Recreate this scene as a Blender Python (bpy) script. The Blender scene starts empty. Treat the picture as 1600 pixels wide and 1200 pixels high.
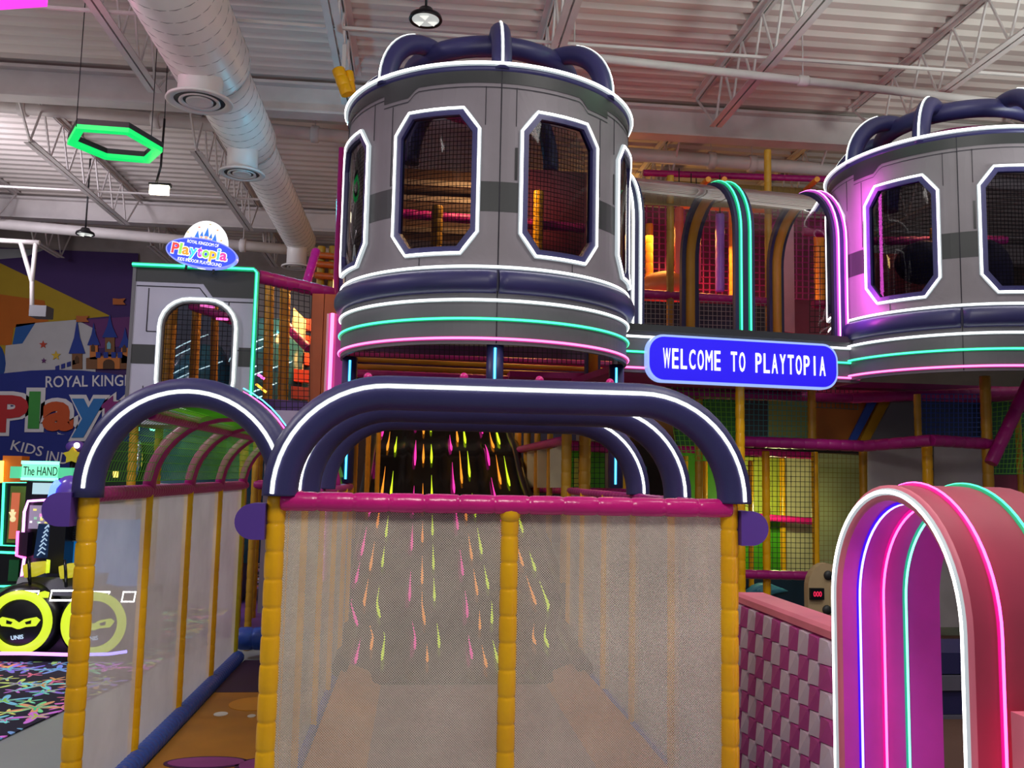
import bpy, math, random
from math import sin, cos, pi, radians, sqrt, atan2
from mathutils import Vector, Matrix
random.seed(7)
SC = bpy.context.scene
COL = SC.collection

# ---------------------------------------------------------------- camera
FPX, EYE = 1400.0, 1.5
YAW, PITCH, ROLL = 0.10277, 0.10245, 0.02
fw = Vector((sin(YAW)*cos(PITCH), cos(YAW)*cos(PITCH), sin(PITCH)))
rt0 = Vector((cos(YAW), -sin(YAW), 0)); up0 = rt0.cross(fw)
rt = rt0*cos(ROLL)+up0*sin(ROLL); up = -rt0*sin(ROLL)+up0*cos(ROLL)
cam = bpy.data.cameras.new('camera'); camo = bpy.data.objects.new('camera', cam); COL.objects.link(camo)
m = Matrix((rt, up, -fw)).transposed().to_4x4(); m.translation = (0, 0, EYE)
camo.matrix_world = m
cam.sensor_fit = 'HORIZONTAL'; cam.sensor_width = 36.0; cam.lens = FPX/1600*36.0
cam.clip_start = .05; cam.clip_end = 200
SC.camera = camo

def P(px, py, Y):
    """real position of the point seen at pixel (px,py) that lies Y metres into the hall"""
    d = rt*((px-800)/FPX) + up*(-(py-600)/FPX) + fw
    t = Y/d.y
    return Vector((d.x*t, Y, EYE+d.z*t))

# ---------------------------------------------------------------- world, lamps, exposure
w = bpy.data.worlds.new('hall_light'); SC.world = w; w.use_nodes = True
bg = w.node_tree.nodes['Background']; bg.inputs[0].default_value = (.86, .84, 1.0, 1); bg.inputs[1].default_value = .16
SC.view_settings.view_transform = 'Standard'; SC.view_settings.look = 'None'
SC.view_settings.exposure = 0.0; SC.view_settings.gamma = 1.0
def area(name, loc, rot, sx, sy, power, col):
    l = bpy.data.lights.new(name, 'AREA'); l.shape = 'RECTANGLE'; l.size = sx; l.size_y = sy; l.energy = power; l.color = col
    o = bpy.data.objects.new(name, l); COL.objects.link(o); o.location = loc; o.rotation_euler = rot; return o
def point(name, loc, power, col, r=.12):
    l = bpy.data.lights.new(name, 'POINT'); l.energy = power; l.color = col; l.shadow_soft_size = r
    o = bpy.data.objects.new(name, l); COL.objects.link(o); o.location = loc; return o
area('high_bay_and_fill', (-2.6, 3.0, 6.0), (radians(32), 0, 0), 1.2, 1.2, 90, (1, .96, .93))
area('high_bay_and_fill', (2.9, 3.0, 6.0), (radians(32), 0, 0), 1.2, 1.2, 90, (1, .96, .93))
area('high_bay_and_fill', (-6.5, 5, 6.0), (0, radians(-25), 0), 1.0, 1.0, 190, (.97, .93, 1))  # added fill, out of view, to brighten the left walkway side
area('high_bay_and_fill', (-7.6, 13, 5.6), (radians(60), 0, radians(-20)), 1.0, 1.0, 140, (.95, .9, 1))  # added out of frame to brighten the mural
area('high_bay_and_fill', (.3, .9, 4.3), (radians(42), 0, 0), .9, .9, 75, (1, .95, .88))  # added unseen front fill for the posts, rail and screens
area('ceiling_fill', (-3.0, -1.0, 2.6), (radians(163), 0, 0), 2.0, 1.0, 185, (1, .95, .98))  # added fill aimed upward to brighten the roof deck
area('ceiling_fill', (6.8, 4.6, 3.2), (radians(172), radians(12), 0), 2.0, 1.0, 330, (.93, 1, .92))  # second added fill, lifting the deck on the right
area('ceiling_fill', (-7.0, 12.0, 3.0), (radians(165), 0, radians(0)), 1.5, 1.5, 60, (1, .93, .88))  # third added fill, for the deck at far left
area('amber_lamp', (3.3, 11.0, 4.6), (0, 0, 0), 1.2, .8, 75, (1, .42, .08))
area('amber_lamp', (1.2, 10.6, 4.2), (0, 0, 0), .6, .6, 30, (1, .45, .1))
area('amber_lamp', (.5, 7.7, 4.3), (radians(20), 0, 0), .6, .3, 34, (1, .62, .22))
area('amber_lamp', (5.4, 8.5, 4.3), (radians(20), 0, 0), .6, .3, 9, (1, .45, .2))
point('amber_lamp', (3.2, 15.5, 5.3), 75, (1, .5, .1), .03)
point('rose_lamp', (3.0, 10.2, 3.2), 13, (1, .12, .4), .03)
area('magenta_rib_spill', (3.80, 7.5, 3.6), (0, radians(-90), radians(25)), 1.3, .05, 12, (1, .1, .85))  # added strip light boosting the magenta rib's glow on the turret wall
point('lime_lamp', (4.0, 9.6, 1.2), 13, (.95, 1, .4), .03)
area('amber_lamp', (-1.2, 10.0, 3.6), (0, 0, 0), .5, .5, 35, (1, .5, .15))
point('cyan_lamp', (-1.25, 10.4, 4.7), 22, (.1, .7, 1), .05)
point('rose_lamp', (-3.6, 8.4, 5.1), 12, (1, .3, .5), .05)
point('green_lamp', (2.6, 6.6, 5.3), 12, (.3, 1, .5), .05)

# ---------------------------------------------------------------- materials
def lin(h):
    h = h.lstrip('#'); c = [int(h[i:i+2], 16)/255 for i in (0, 2, 4)]
    return tuple(x/12.92 if x <= .04045 else ((x+.055)/1.055)**2.4 for x in c)+(1,)
MATS = {}
def mat(name, hexc, rough=.45, metal=0.0, bump=0.0, bscale=40.0, vary=.12, vscale=3.0, alpha=1.0, spec=.5, two=False):
    if name in MATS: return MATS[name]
    mt = bpy.data.materials.new(name); mt.use_nodes = True; nt = mt.node_tree; N = nt.nodes; L = nt.links
    b = N['Principled BSDF']; out = N['Material Output']
    c = lin(hexc)
    tc = N.new('ShaderNodeTexCoord')
    nz = N.new('ShaderNodeTexNoise'); nz.inputs['Scale'].default_value = vscale; nz.inputs['Detail'].default_value = 4
    L.new(tc.outputs['Object'], nz.inputs['Vector'])
    rp = N.new('ShaderNodeValToRGB')
    rp.color_ramp.elements[0].position = .3; rp.color_ramp.elements[1].position = .7
    rp.color_ramp.elements[0].color = tuple(x*(1-vary) for x in c[:3])+(1,)
    rp.color_ramp.elements[1].color = tuple(min(1, x*(1+vary)) for x in c[:3])+(1,)
    L.new(nz.outputs['Fac'], rp.inputs['Fac']); L.new(rp.outputs['Color'], b.inputs['Base Color'])
    b.inputs['Roughness'].default_value = rough; b.inputs['Metallic'].default_value = metal
    b.inputs['Specular IOR Level'].default_value = spec
    if bump:
        n2 = N.new('ShaderNodeTexNoise'); n2.inputs['Scale'].default_value = bscale; n2.inputs['Detail'].default_value = 3
        L.new(tc.outputs['Object'], n2.inputs['Vector'])
        bp = N.new('ShaderNodeBump'); bp.inputs['Strength'].default_value = bump; bp.inputs['Distance'].default_value = .01
        L.new(n2.outputs['Fac'], bp.inputs['Height']); L.new(bp.outputs['Normal'], b.inputs['Normal'])
    if alpha < 1:
        tr = N.new('ShaderNodeBsdfTransparent'); mx = N.new('ShaderNodeMixShader')
        mx.inputs[0].default_value = alpha
        src = b.outputs[0]
        if two:
            tl = N.new('ShaderNodeBsdfTranslucent'); L.new(rp.outputs['Color'], tl.inputs['Color'])
            m2 = N.new('ShaderNodeMixShader'); m2.inputs[0].default_value = .45
            L.new(src, m2.inputs[1]); L.new(tl.outputs[0], m2.inputs[2]); src = m2.outputs[0]
        L.new(tr.outputs[0], mx.inputs[1]); L.new(src, mx.inputs[2]); L.new(mx.outputs[0], out.inputs['Surface'])
    MATS[name] = mt; return mt
def emis(name, rgb, strength):
    if name in MATS: return MATS[name]
    mt = bpy.data.materials.new(name); mt.use_nodes = True; nt = mt.node_tree
    b = nt.nodes['Principled BSDF']
    b.inputs['Base Color'].default_value = tuple(min(1, x*.35+.02) for x in rgb)+(1,)
    b.inputs['Emission Color'].default_value = tuple(rgb)+(1,); b.inputs['Emission Strength'].default_value = strength
    b.inputs['Roughness'].default_value = .4
    MATS[name] = mt; return mt
def glass(name, tint, rough=.03, fac=.05):
    if name in MATS: return MATS[name]
    mt = bpy.data.materials.new(name); mt.use_nodes = True; nt = mt.node_tree; N = nt.nodes; L = nt.links
    N.remove(N['Principled BSDF']); out = N['Material Output']
    tr = N.new('ShaderNodeBsdfTransparent'); tr.inputs[0].default_value = lin(tint)
    gl = N.new('ShaderNodeBsdfGlossy'); gl.inputs['Roughness'].default_value = rough
    fr = N.new('ShaderNodeFresnel'); fr.inputs['IOR'].default_value = 1.22
    mx = N.new('ShaderNodeMixShader'); L.new(fr.outputs[0], mx.inputs[0])
    L.new(tr.outputs[0], mx.inputs[1]); L.new(gl.outputs[0], mx.inputs[2]); L.new(mx.outputs[0], out.inputs['Surface'])
    MATS[name] = mt; return mt

NAVY = mat('navy_vinyl', '#302e60', .42, bump=.08, bscale=120)
NAVYD = mat('dark_navy_vinyl', '#23224f', .5, bump=.08, bscale=120)
PURP = mat('purple_vinyl', '#5b3a9a', .45)
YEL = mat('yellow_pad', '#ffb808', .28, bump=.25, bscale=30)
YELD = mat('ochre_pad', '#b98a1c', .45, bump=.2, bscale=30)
PINK = mat('hot_pink_pad', '#d0187e', .25, bump=.25, bscale=30)
MAG = mat('magenta_pad', '#a81a78', .4, bump=.2, bscale=30)
ROSE = mat('rose_vinyl', '#e0788c', .5)
ROSEL = mat('pale_rose_vinyl', '#dba4b8', .5)
LED_TINT = mat('led_tinted_vinyl', '#f04cd0', .5)  # pink LED light on the arch lining is put into this base colour
GREY = mat('grey_panel', '#7a737a', .5, vary=.05)
GREYD = mat('charcoal_panel', '#292b2d', .5, vary=.06)
GREYM = mat('mid_grey_panel', '#5e5d63', .5, vary=.06)
LINE = mat('seam_line', '#2c2a33', .7)
WHITE = mat('white_paint', '#e2dcda', .55, vary=.05)
STEEL = mat('white_steel', '#d3cccc', .5, vary=.08)
DECK = mat('white_roof_deck', '#d2c8c4', .6, vary=.08, vscale=.4)
DUCT = mat('white_duct', '#e2dddb', .4, vary=.03)
BLACK = mat('black_plastic', '#0c0c12', .3)
SLIDE = mat('black_gloss_slide', '#040405', .14, spec=.12, vary=.3)
THREAD = mat('white_mesh_thread', '#d6cabd', .6)
VEIL = mat('white_mesh_veil', '#f4eaec', .7, alpha=.70, two=True)
VEIL2 = mat('ivory_mesh_veil', '#dcd6c6', .7, alpha=.75, two=True)
GNET = mat('green_net_thread', '#62b028', .6)
GVEIL = mat('green_veil', '#86e018', .6, alpha=.9, two=True)
DNET = mat('dark_net_thread', '#1c1a22', .7)
WNET = mat('grey_net_thread', '#8f8b88', .7)
ONET = mat('ochre_net_thread', '#8a7440', .7)
ORANGE = mat('orange_panel', '#c05a24', .5)
BLUE = mat('blue_pad', '#2a50b0', .4, bump=.2)
GREEN = mat('green_panel', '#4fb014', .5)
LIME = mat('lime_panel', '#c8d24a', .5)
CREAM = mat('cream_panel', '#d8cfa8', .55)
TEAL = mat('teal_net_thread', '#2d7f86', .6)
GLASS = glass('clear_window', '#d8d4d8')
SMOKE = glass('smoked_window', '#9a94a0')
N_WHITE = emis('white_neon', (1, .98, .95), 5.5)
N_GREEN = emis('green_neon', (.05, 1, .42), 2.6)
N_PINK = emis('pink_neon', (1, .16, .56), 3.2)
N_MAG = emis('magenta_neon', (1, .3, 1), 3.2)
N_HOT = emis('hot_pink_neon', (1, .06, .42), 7.0)
N_BLUE = emis('blue_neon', (.3, .25, 1), 4.5)
N_CYAN = emis('cyan_neon', (.1, .65, 1), 3)
N_TEAL = emis('mint_neon', (.2, 1, .62), 2.8)

HALO = {N_WHITE: emis('white_neon_halo', (.62, .70, .74), .62), N_GREEN: emis('green_neon_halo', (0, .42, .17), .8), N_PINK: emis('pink_neon_halo', (.75, .06, .33), .7),
      N_MAG: emis('magenta_neon_halo', (.65, .08, .65), .7), N_HOT: emis('hot_pink_neon_halo', (.9, .0, .28), .9), N_BLUE: emis('blue_neon_halo', (.05, .0, .95), .9),
      N_CYAN: emis('cyan_neon_halo', (0, .22, .6), .8), N_TEAL: emis('mint_neon_halo', (.0, .5, .28), .8)}  # dim emissive colours put in for the glow halo around each core
# ---------------------------------------------------------------- mesh helper
class MB:
    def __init__(s): s.v = []; s.f = []; s.sm = []
    def add(s, vs, fs, smooth=False):
        n = len(s.v); s.v += [Vector(p) for p in vs]
        for f in fs: s.f.append(tuple(i+n for i in f)); s.sm.append(smooth)
        return s
    def box(s, a, b):
        x0, y0, z0 = [min(p, q) for p, q in zip(a, b)]; x1, y1, z1 = [max(p, q) for p, q in zip(a, b)]
        return s.add([(x0,y0,z0),(x1,y0,z0),(x1,y1,z0),(x0,y1,z0),(x0,y0,z1),(x1,y0,z1),(x1,y1,z1),(x0,y1,z1)],
            [(3,2,1,0),(4,5,6,7),(0,1,5,4),(1,2,6,5),(2,3,7,6),(3,0,4,7)])
    def tube(s, pts, r, n=10, closed=False, smooth=True, caps=True, upv=None, ph=0.0, sq=1.0):
        pts = [Vector(p) for p in pts]; K = len(pts); R = r if isinstance(r, (list, tuple)) else [r]*K
        T = []
        for i in range(K):
            a = pts[i-1] if (i > 0 or closed) else pts[i]; b = pts[(i+1) % K] if (i < K-1 or closed) else pts[i]
            T.append((b-a).normalized())
        u = Vector(upv) if upv else (Vector((0,0,1)) if abs(T[0].z) < .9 else Vector((0,1,0)))
        base = []; nn = (u-T[0]*u.dot(T[0])).normalized()
        for i in range(K):
            nn = (nn-T[i]*nn.dot(T[i])).normalized() if not upv else (Vector(upv)-T[i]*Vector(upv).dot(T[i])).normalized()
            bb = T[i].cross(nn)
            for k in range(n):
                a = 2*pi*k/n+ph
                base.append(pts[i]+nn*cos(a)*R[i]+bb*sin(a)*R[i]*sq)
        fs = []
        for i in range(K if closed else K-1):
            j = (i+1) % K
            for k in range(n):
                l = (k+1) % n; fs.append((i*n+k, i*n+l, j*n+l, j*n+k))
        s.add(base, fs, smooth)
        if caps and not closed:
            N0 = len(s.v)-len(base)
            s.f.append(tuple(N0+k for k in reversed(range(n)))); s.sm.append(False)
            s.f.append(tuple(N0+(K-1)*n+k for k in range(n))); s.sm.append(False)
        return s
    def bar(s, a, b, w, h=None, upv=None):
        h = h or w; a = Vector(a); b = Vector(b); t = (b-a).normalized()
        u = Vector(upv) if upv else (Vector((0,0,1)) if abs(t.z) < .9 else Vector((0,1,0)))
        u = (u-t*u.dot(t)).normalized(); x = t.cross(u)
        vs = [p+x*sx*w/2+u*sy*h/2 for p in (a, b) for sx, sy in ((-1,-1),(1,-1),(1,1),(-1,1))]
        return s.add(vs, [(0,1,2,3)[::-1],(4,5,6,7),(0,1,5,4),(1,2,6,5),(2,3,7,6),(3,0,4,7)])
    def pad(s, a, b, r, pitch=.1, n=12, dip=.10):
        """padded sleeve: bulging segments with pinched seams"""
        a = Vector(a); b = Vector(b); L = (b-a).length; k = max(1, int(round(L/pitch))); pts = []; rr = []
        for i in range(k):
            for f, q in ((.0, 1-dip), (.05, .965), (.14, 1.0), (.5, 1.02), (.86, 1.0), (.95, .965)):
                pts.append(a.lerp(b, (i+f)/k)); rr.append(r*q)
        pts.append(b); rr.append(r*(1-dip))
        return s.tube(pts, rr, n)
    def prism(s, poly, o, ux, uy, d):
        """polygon (2-D list) in the frame o,ux,uy, thickened along d"""
        o = Vector(o); ux = Vector(ux); uy = Vector(uy); d = Vector(d); n = len(poly)
        vs = [o+ux*p[0]+uy*p[1] for p in poly]; vs += [v+d for v in vs]
        return s.add(vs, [tuple(range(n)), tuple(range(2*n-1, n-1, -1))]+[(i, (i+1) % n, n+(i+1) % n, n+i) for i in range(n)])
    def ring(s, outer, inner, o, ux, uy, d, smooth=False):
        """flat ring between two loops of equal length, thickened along d"""
        o = Vector(o); ux = Vector(ux); uy = Vector(uy); d = Vector(d); n = len(outer)
        A = [o+ux*p[0]+uy*p[1] for p in outer]; B = [o+ux*p[0]+uy*p[1] for p in inner]
        vs = A+B+[v+d for v in A]+[v+d for v in B]; fs = []
        for i in range(n):
            j = (i+1) % n
            fs += [(i, j, n+j, n+i), (2*n+i, 3*n+i, 3*n+j, 2*n+j), (i, 2*n+i, 2*n+j, j), (n+i, n+j, 3*n+j, 3*n+i)]
        return s.add(vs, fs, smooth)
    def sphere(s, c, r, n=12, m=8, sc=(1,1,1)):
        c = Vector(c); vs = []; fs = []
        for i in range(m+1):
            t = pi*i/m
            for k in range(n):
                a = 2*pi*k/n; vs.append(c+Vector((r*sc[0]*sin(t)*cos(a), r*sc[1]*sin(t)*sin(a), r*sc[2]*cos(t))))
        for i in range(m):
            for k in range(n):
                l = (k+1) % n; fs.append((i*n+k, (i+1)*n+k, (i+1)*n+l, i*n+l))
        return s.add(vs, fs, True)
    def lathe(s, prof, c, n=24, axis='z'):
        c = Vector(c); vs = []; fs = []
        for r, h in prof:
            for k in range(n):
                a = 2*pi*k/n
                vs.append(c+(Vector((r*cos(a), r*sin(a), h)) if axis == 'z' else Vector((r*cos(a), h, r*sin(a))) if axis == 'y' else Vector((h, r*cos(a), r*sin(a)))))
        for i in range(len(prof)-1):
            for k in range(n):
                l = (k+1) % n; fs.append((i*n+k, i*n+l, (i+1)*n+l, (i+1)*n+k))
        return s.add(vs, fs, True)
    def net(s, a, b, c, d, pitch, r):
        """square net in the quad a(b.l.) b(b.r.) c(t.r.) d(t.l.), threads as thin square cords"""
        a, b, c, d = map(Vector, (a, b, c, d))
        nu = max(2, int(round(((b-a).length+(c-d).length)/2/pitch))); nv = max(2, int(round(((d-a).length+(c-b).length)/2/pitch)))
        for i in range(nu+1): s.tube([a.lerp(b, i/nu), d.lerp(c, i/nu)], r, 3, smooth=False, caps=False)
        for i in range(nv+1): s.tube([a.lerp(d, i/nv), b.lerp(c, i/nv)], r, 3, smooth=False, caps=False)
        return s
    def quad(s, *p): return s.add(p, [tuple(range(len(p)))])
    def mesh(s, name, mt, o=(0,0,0)):
        me = bpy.data.meshes.new(name); o = Vector(o)
        me.from_pydata([tuple(v-o) for v in s.v], [], s.f)
        me.polygons.foreach_set('use_smooth', s.sm); me.materials.append(mt); me.update(); return me

def text_mb(txt, width, height, depth, o, ux, uy, nrm, spacing=1.0, bold=0.0, each=False):
    """lettering fitted to width x height, lower left at o"""
    cu = bpy.data.curves.new('lettering', 'FONT'); cu.body = txt; cu.extrude = .001; cu.space_character = spacing; cu.offset = bold
    cu.resolution_u = 3
    ob = bpy.data.objects.new('lettering', cu); COL.objects.link(ob)
    dg = bpy.context.evaluated_depsgraph_get(); dg.update()
    me = bpy.data.meshes.new_from_object(ob.evaluated_get(dg))
    vs = [v.co.copy() for v in me.vertices]; fs = [tuple(p.vertices) for p in me.polygons]
    bpy.data.objects.remove(ob); bpy.data.curves.remove(cu); bpy.data.meshes.remove(me)
    x0 = min(v.x for v in vs); x1 = max(v.x for v in vs); y0 = min(v.y for v in vs); y1 = max(v.y for v in vs)
    o = Vector(o); ux = Vector(ux).normalized(); uy = Vector(uy).normalized(); nrm = Vector(nrm).normalized()
    mb = MB()
    mb.add([o+ux*((v.x-x0)/(x1-x0)*width)+uy*((v.y-y0)/(y1-y0)*height)+nrm*(depth if v.z > 0 else 0) for v in vs], fs)
    return mb

# ---------------------------------------------------------------- object helpers
class Thing:
    def __init__(s, name, label, cat, o, group=None):
        s.o = Vector(o); s.e = bpy.data.objects.new(name, None); s.e.empty_display_size = .1
        COL.objects.link(s.e); s.e.location = s.o; s.e['label'] = label; s.e['category'] = cat
        if group: s.e['group'] = group
    def part(s, name, mb, mt, parent=None, label=None, kind=None):
        ob = bpy.data.objects.new(name, mb.mesh(name, mt, s.o)); COL.objects.link(ob); ob.parent = parent or s.e
        if label: ob['label'] = label
        if kind: ob['kind'] = kind
        return ob
def neon(T, core, halo, rc, rj, m_, parent=None, label=None, **kw):
    """LED neon flex: bright core bead on a wider dim emissive strip added as bloom, the jacket"""
    T.part('neon_halo', MB().tube(halo, rj, 8, **kw), HALO[m_], parent)
    return T.part('neon_tube', MB().tube(core, rc, 8, **kw), m_, parent, label)
def single(name, mb, mt, label, cat, o, group=None):
    ob = bpy.data.objects.new(name, mb.mesh(name, mt, o)); COL.objects.link(ob); ob.location = o
    ob['label'] = label; ob['category'] = cat
    if group: ob['group'] = group
    return ob
class Struct(Thing):
    def __init__(s, name, mb, mt):
        s.o = Vector((0,0,0)); s.e = bpy.data.objects.new(name, mb.mesh(name, mt)); COL.objects.link(s.e); s.e['kind'] = 'structure'
def arc(c, r, a0, a1, n, plane='xz', rz=None):
    rz = rz or r; out = []
    for i in range(n+1):
        a = radians(a0+(a1-a0)*i/n)
        out.append((c[0]+r*cos(a), c[1], c[2]+rz*sin(a)) if plane == 'xz' else (c[0], c[1]+r*cos(a), c[2]+rz*sin(a)) if plane == 'yz' else (c[0]+r*cos(a), c[1]+rz*sin(a), c[2]))
    return out
# ================================================================ SETTING
ZB, ZT, ZD = 6.0, 6.66, 6.72          # joist bottom chord, top chord, roof deck
XL, XR, YF, YB = -13.0, 14.0, .4, 20.6
# carpet with coloured stars (flat print: material)
def carpet_mat():
    mt = bpy.data.materials.new('star_carpet'); mt.use_nodes = True; nt = mt.node_tree; N = nt.nodes; L = nt.links
    b = N['Principled BSDF']; b.inputs['Roughness'].default_value = .9
    tc = N.new('ShaderNodeTexCoord')
    def mth(op, a, bb=None, c=None):
        n = N.new('ShaderNodeMath'); n.operation = op
        for i, q in enumerate((a, bb, c)):
            if q is None: continue
            if isinstance(q, (int, float)): n.inputs[i].default_value = q
            else: L.new(q, n.inputs[i])
        return n.outputs[0]
    col = None
    for scale, off, r0 in ((2.9, 0.0, .42), (4.4, 3.3, .36), (2.2, 7.7, .36)):
        mp = N.new('ShaderNodeMapping'); mp.inputs['Location'].default_value = (off, off*.7, 0); mp.inputs['Scale'].default_value = (scale, scale, scale)
        L.new(tc.outputs['Object'], mp.inputs['Vector'])
        v = N.new('ShaderNodeTexVoronoi'); v.voronoi_dimensions = '2D'; v.inputs['Scale'].default_value = 1; v.inputs['Randomness'].default_value = .75
        L.new(mp.outputs[0], v.inputs['Vector'])
        sub = N.new('ShaderNodeVectorMath'); sub.operation = 'SUBTRACT'; L.new(mp.outputs[0], sub.inputs[0]); L.new(v.outputs['Position'], sub.inputs[1])
        sx = N.new('ShaderNodeSeparateXYZ'); L.new(sub.outputs[0], sx.inputs[0])
        ang = mth('ARCTAN2', sx.outputs[1], sx.outputs[0])
        sc = N.new('ShaderNodeSeparateColor'); L.new(v.outputs['Color'], sc.inputs[0])
        ph = mth('MULTIPLY', sc.outputs[0], 6.28)
        c5 = mth('COSINE', mth('ADD', mth('MULTIPLY', ang, 5.0), ph))
        rad = mth('ADD', mth('MULTIPLY', mth('POWER', mth('ADD', mth('MULTIPLY', c5, .5), .5), 2.5), r0*.8), r0*.22)
        d = v.outputs['Distance']
        mask = mth('LESS_THAN', d, rad)
        inner = mth('LESS_THAN', d, mth('MULTIPLY', rad, .45))
        hsv = N.new('ShaderNodeCombineColor'); hsv.mode = 'HSV'
        L.new(sc.outputs[1], hsv.inputs[0]); hsv.inputs[1].default_value = .75; hsv.inputs[2].default_value = 1.0
        hs2 = N.new('ShaderNodeCombineColor'); hs2.mode = 'HSV'
        L.new(sc.outputs[2], hs2.inputs[0]); hs2.inputs[1].default_value = .85; hs2.inputs[2].default_value = .8
        m1 = N.new('ShaderNodeMix'); m1.data_type = 'RGBA'; L.new(inner, m1.inputs[0]); L.new(hsv.outputs[0], m1.inputs[6]); L.new(hs2.outputs[0], m1.inputs[7])
        m2 = N.new('ShaderNodeMix'); m2.data_type = 'RGBA'; L.new(mask, m2.inputs[0])
        if col is None: m2.inputs[6].default_value = (.012, .010, .035, 1)
        else: L.new(col, m2.inputs[6])
        L.new(m1.outputs[2], m2.inputs[7]); col = m2.outputs[2]
    L.new(col, b.inputs['Base Color']); return mt
FLOORM = mat('grey_vinyl_floor', '#8f989a', .45, vary=.05, vscale=1.2)
Struct('floor', MB().box((XL, YF, -.1), (XR, YB, 0)), FLOORM)
rug = MB().prism([(-12.9, 3.2), (-3.18, 3.2), (-2.3, 4.95), (-1.95, 7.0), (-1.95, 20.5), (-12.9, 20.5)], (0,0,.004), (1,0,0), (0,1,0), (0,0,.006))
ro = single('star_carpet', rug, carpet_mat(), 'black carpet with bright scattered stars around the arcade machines', 'carpet', (-7, 8, 0))
WALLM = mat('back_wall_paint', '#8d8583', .7)
Struct('wall_back', MB().box((XL, YB, -.1), (XR, YB+.15, ZD+.2)), WALLM)
Struct('wall_left', MB().box((XL-.15, YF, -.1), (XL, YB, ZD+.2)), WALLM)
Struct('wall_right', MB().box((XR, YF, -.1), (XR+.15, YB, ZD+.2)), WALLM)
# corrugated deck, ribs along x
dk = MB(); pit = .25; y = YF; prof = []
while y < YB:
    prof += [(y, ZD), (y+.10, ZD), (y+.145, ZD+.045), (y+.20, ZD+.045)]; y += pit
n = len(prof); vs = [(XL, a, b) for a, b in prof]+[(XR, a, b) for a, b in prof]
dk.add(vs, [(i, i+1, n+i+1, n+i) for i in range(n-1)])
ceil = Struct('ceiling', dk, DECK)
# bar joists along y in three bays, girders along x
def joist(x, y0, y1, ext):
    mb = MB()
    for s in (-1, 1):
        mb.bar((x+s*.046, y0, ZB), (x+s*.046, y1, ZB), .07, .012); mb.bar((x+s*.016, y0, ZB+.03), (x+s*.016, y1, ZB+.03), .01, .06)
    j = ceil.part('roof_joist', mb, STEEL)
    t = MB()
    for s in (-1, 1):
        t.bar((x+s*.05, y0-ext, ZT+.05), (x+s*.05, y1+ext, ZT+.05), .075, .012); t.bar((x+s*.016, y0-ext, ZT+.02), (x+s*.016, y1+ext, ZT+.02), .01, .06)
    ceil.part('top_chord', t, STEEL, j)
    wb = MB(); k = max(2, int((y1-y0)/.62)); st = (y1-y0)/k
    for i in range(k):
        a = y0+i*st
        wb.tube([(x, a, ZB+.02), (x, a+st/2, ZT+.02)], .016, 5, smooth=False); wb.tube([(x, a+st/2, ZT+.02), (x, a+st, ZB+.02)], .016, 5, smooth=False)
    wb.tube([(x, y1, ZB+.02), (x, y1+ext, ZT+.02)], .018, 5, smooth=False); wb.tube([(x, y0, ZB+.02), (x, y0-ext, ZT+.02)], .018, 5, smooth=False)
    ceil.part('web', wb, STEEL, j)
JX = [-10.1, -7.8, -5.52, -3.27, -.98, 1.34, 3.66, 5.9, 8.2]
for x in JX:
    joist(x, 1.2, 10.75, .75); joist(x, 12.75, 16.9, .7); joist(x, 18.5, 19.9, .5)
for gy in (11.8, 17.75):
    g = MB(); g.box((XL, gy-.13, 6.24), (XR, gy+.13, 6.27)); g.box((XL, gy-.13, 6.62), (XR, gy+.13, 6.66)); g.box((XL, gy-.012, 6.27), (XR, gy+.012, 6.62))
    ceil.part('girder', g, STEEL)
# bridging struts between the joists
for by, z in ((4.6, ZB+.03), (7.9, ZT-.02), (8.9, ZB+.03), (15.0, ZB+.03)):
    ceil.part('bridging_strut', MB().bar((XL, by, z), (XR, by, z), .03), STEEL)
# pipes
def pipe(label, a, b, r, coup):
    a = Vector(a); b = Vector(b); t = Thing('sprinkler_pipe', label, 'pipe', (a+b)/2)
    t.part('pipe_run', MB().tube([a, b], r, 14), STEEL)
    for f in coup:
        p = a.lerp(b, f); d = (b-a).normalized()*.05
        c = t.part('coupling', MB().tube([p-d*1.2, p-d, p+d, p+d*1.2], [r*1.1, r*1.3, r*1.3, r*1.1], 14), STEEL)
        t.part('hanger_rod', MB().tube([p, (p.x, p.y, ZD)], .008, 5), STEEL)
a = P(0, 165, 13.1); b = P(540, 214, 13.1); d = (b-a)
pipe('thick white sprinkler pipe behind the green hexagon light', a-d*1.2, b+d*.02, .098, (.57, .74, .95))
a = P(1000, 98, 9.0); b = P(1270, 128, 9.0); d = b-a
pipe('slim white pipe crossing the roof between the two turrets', a-d*1.6, b+d*1.5, .045, (.3, .62))
a = P(985, 241, 12.6); b = P(1330, 268, 12.6); d = b-a
pipe('white pipe just above the clear-windowed bridge', a-d*.1, b+d*1.2, .1, (.2, .28, .7))
a = P(0, 350, 17.2); b = P(450, 390, 17.2); d = b-a
pipe('long far white pipe crossing above the mural banner', a-d*1.0, b+d*.3, .1, (.42, .8))
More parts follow.
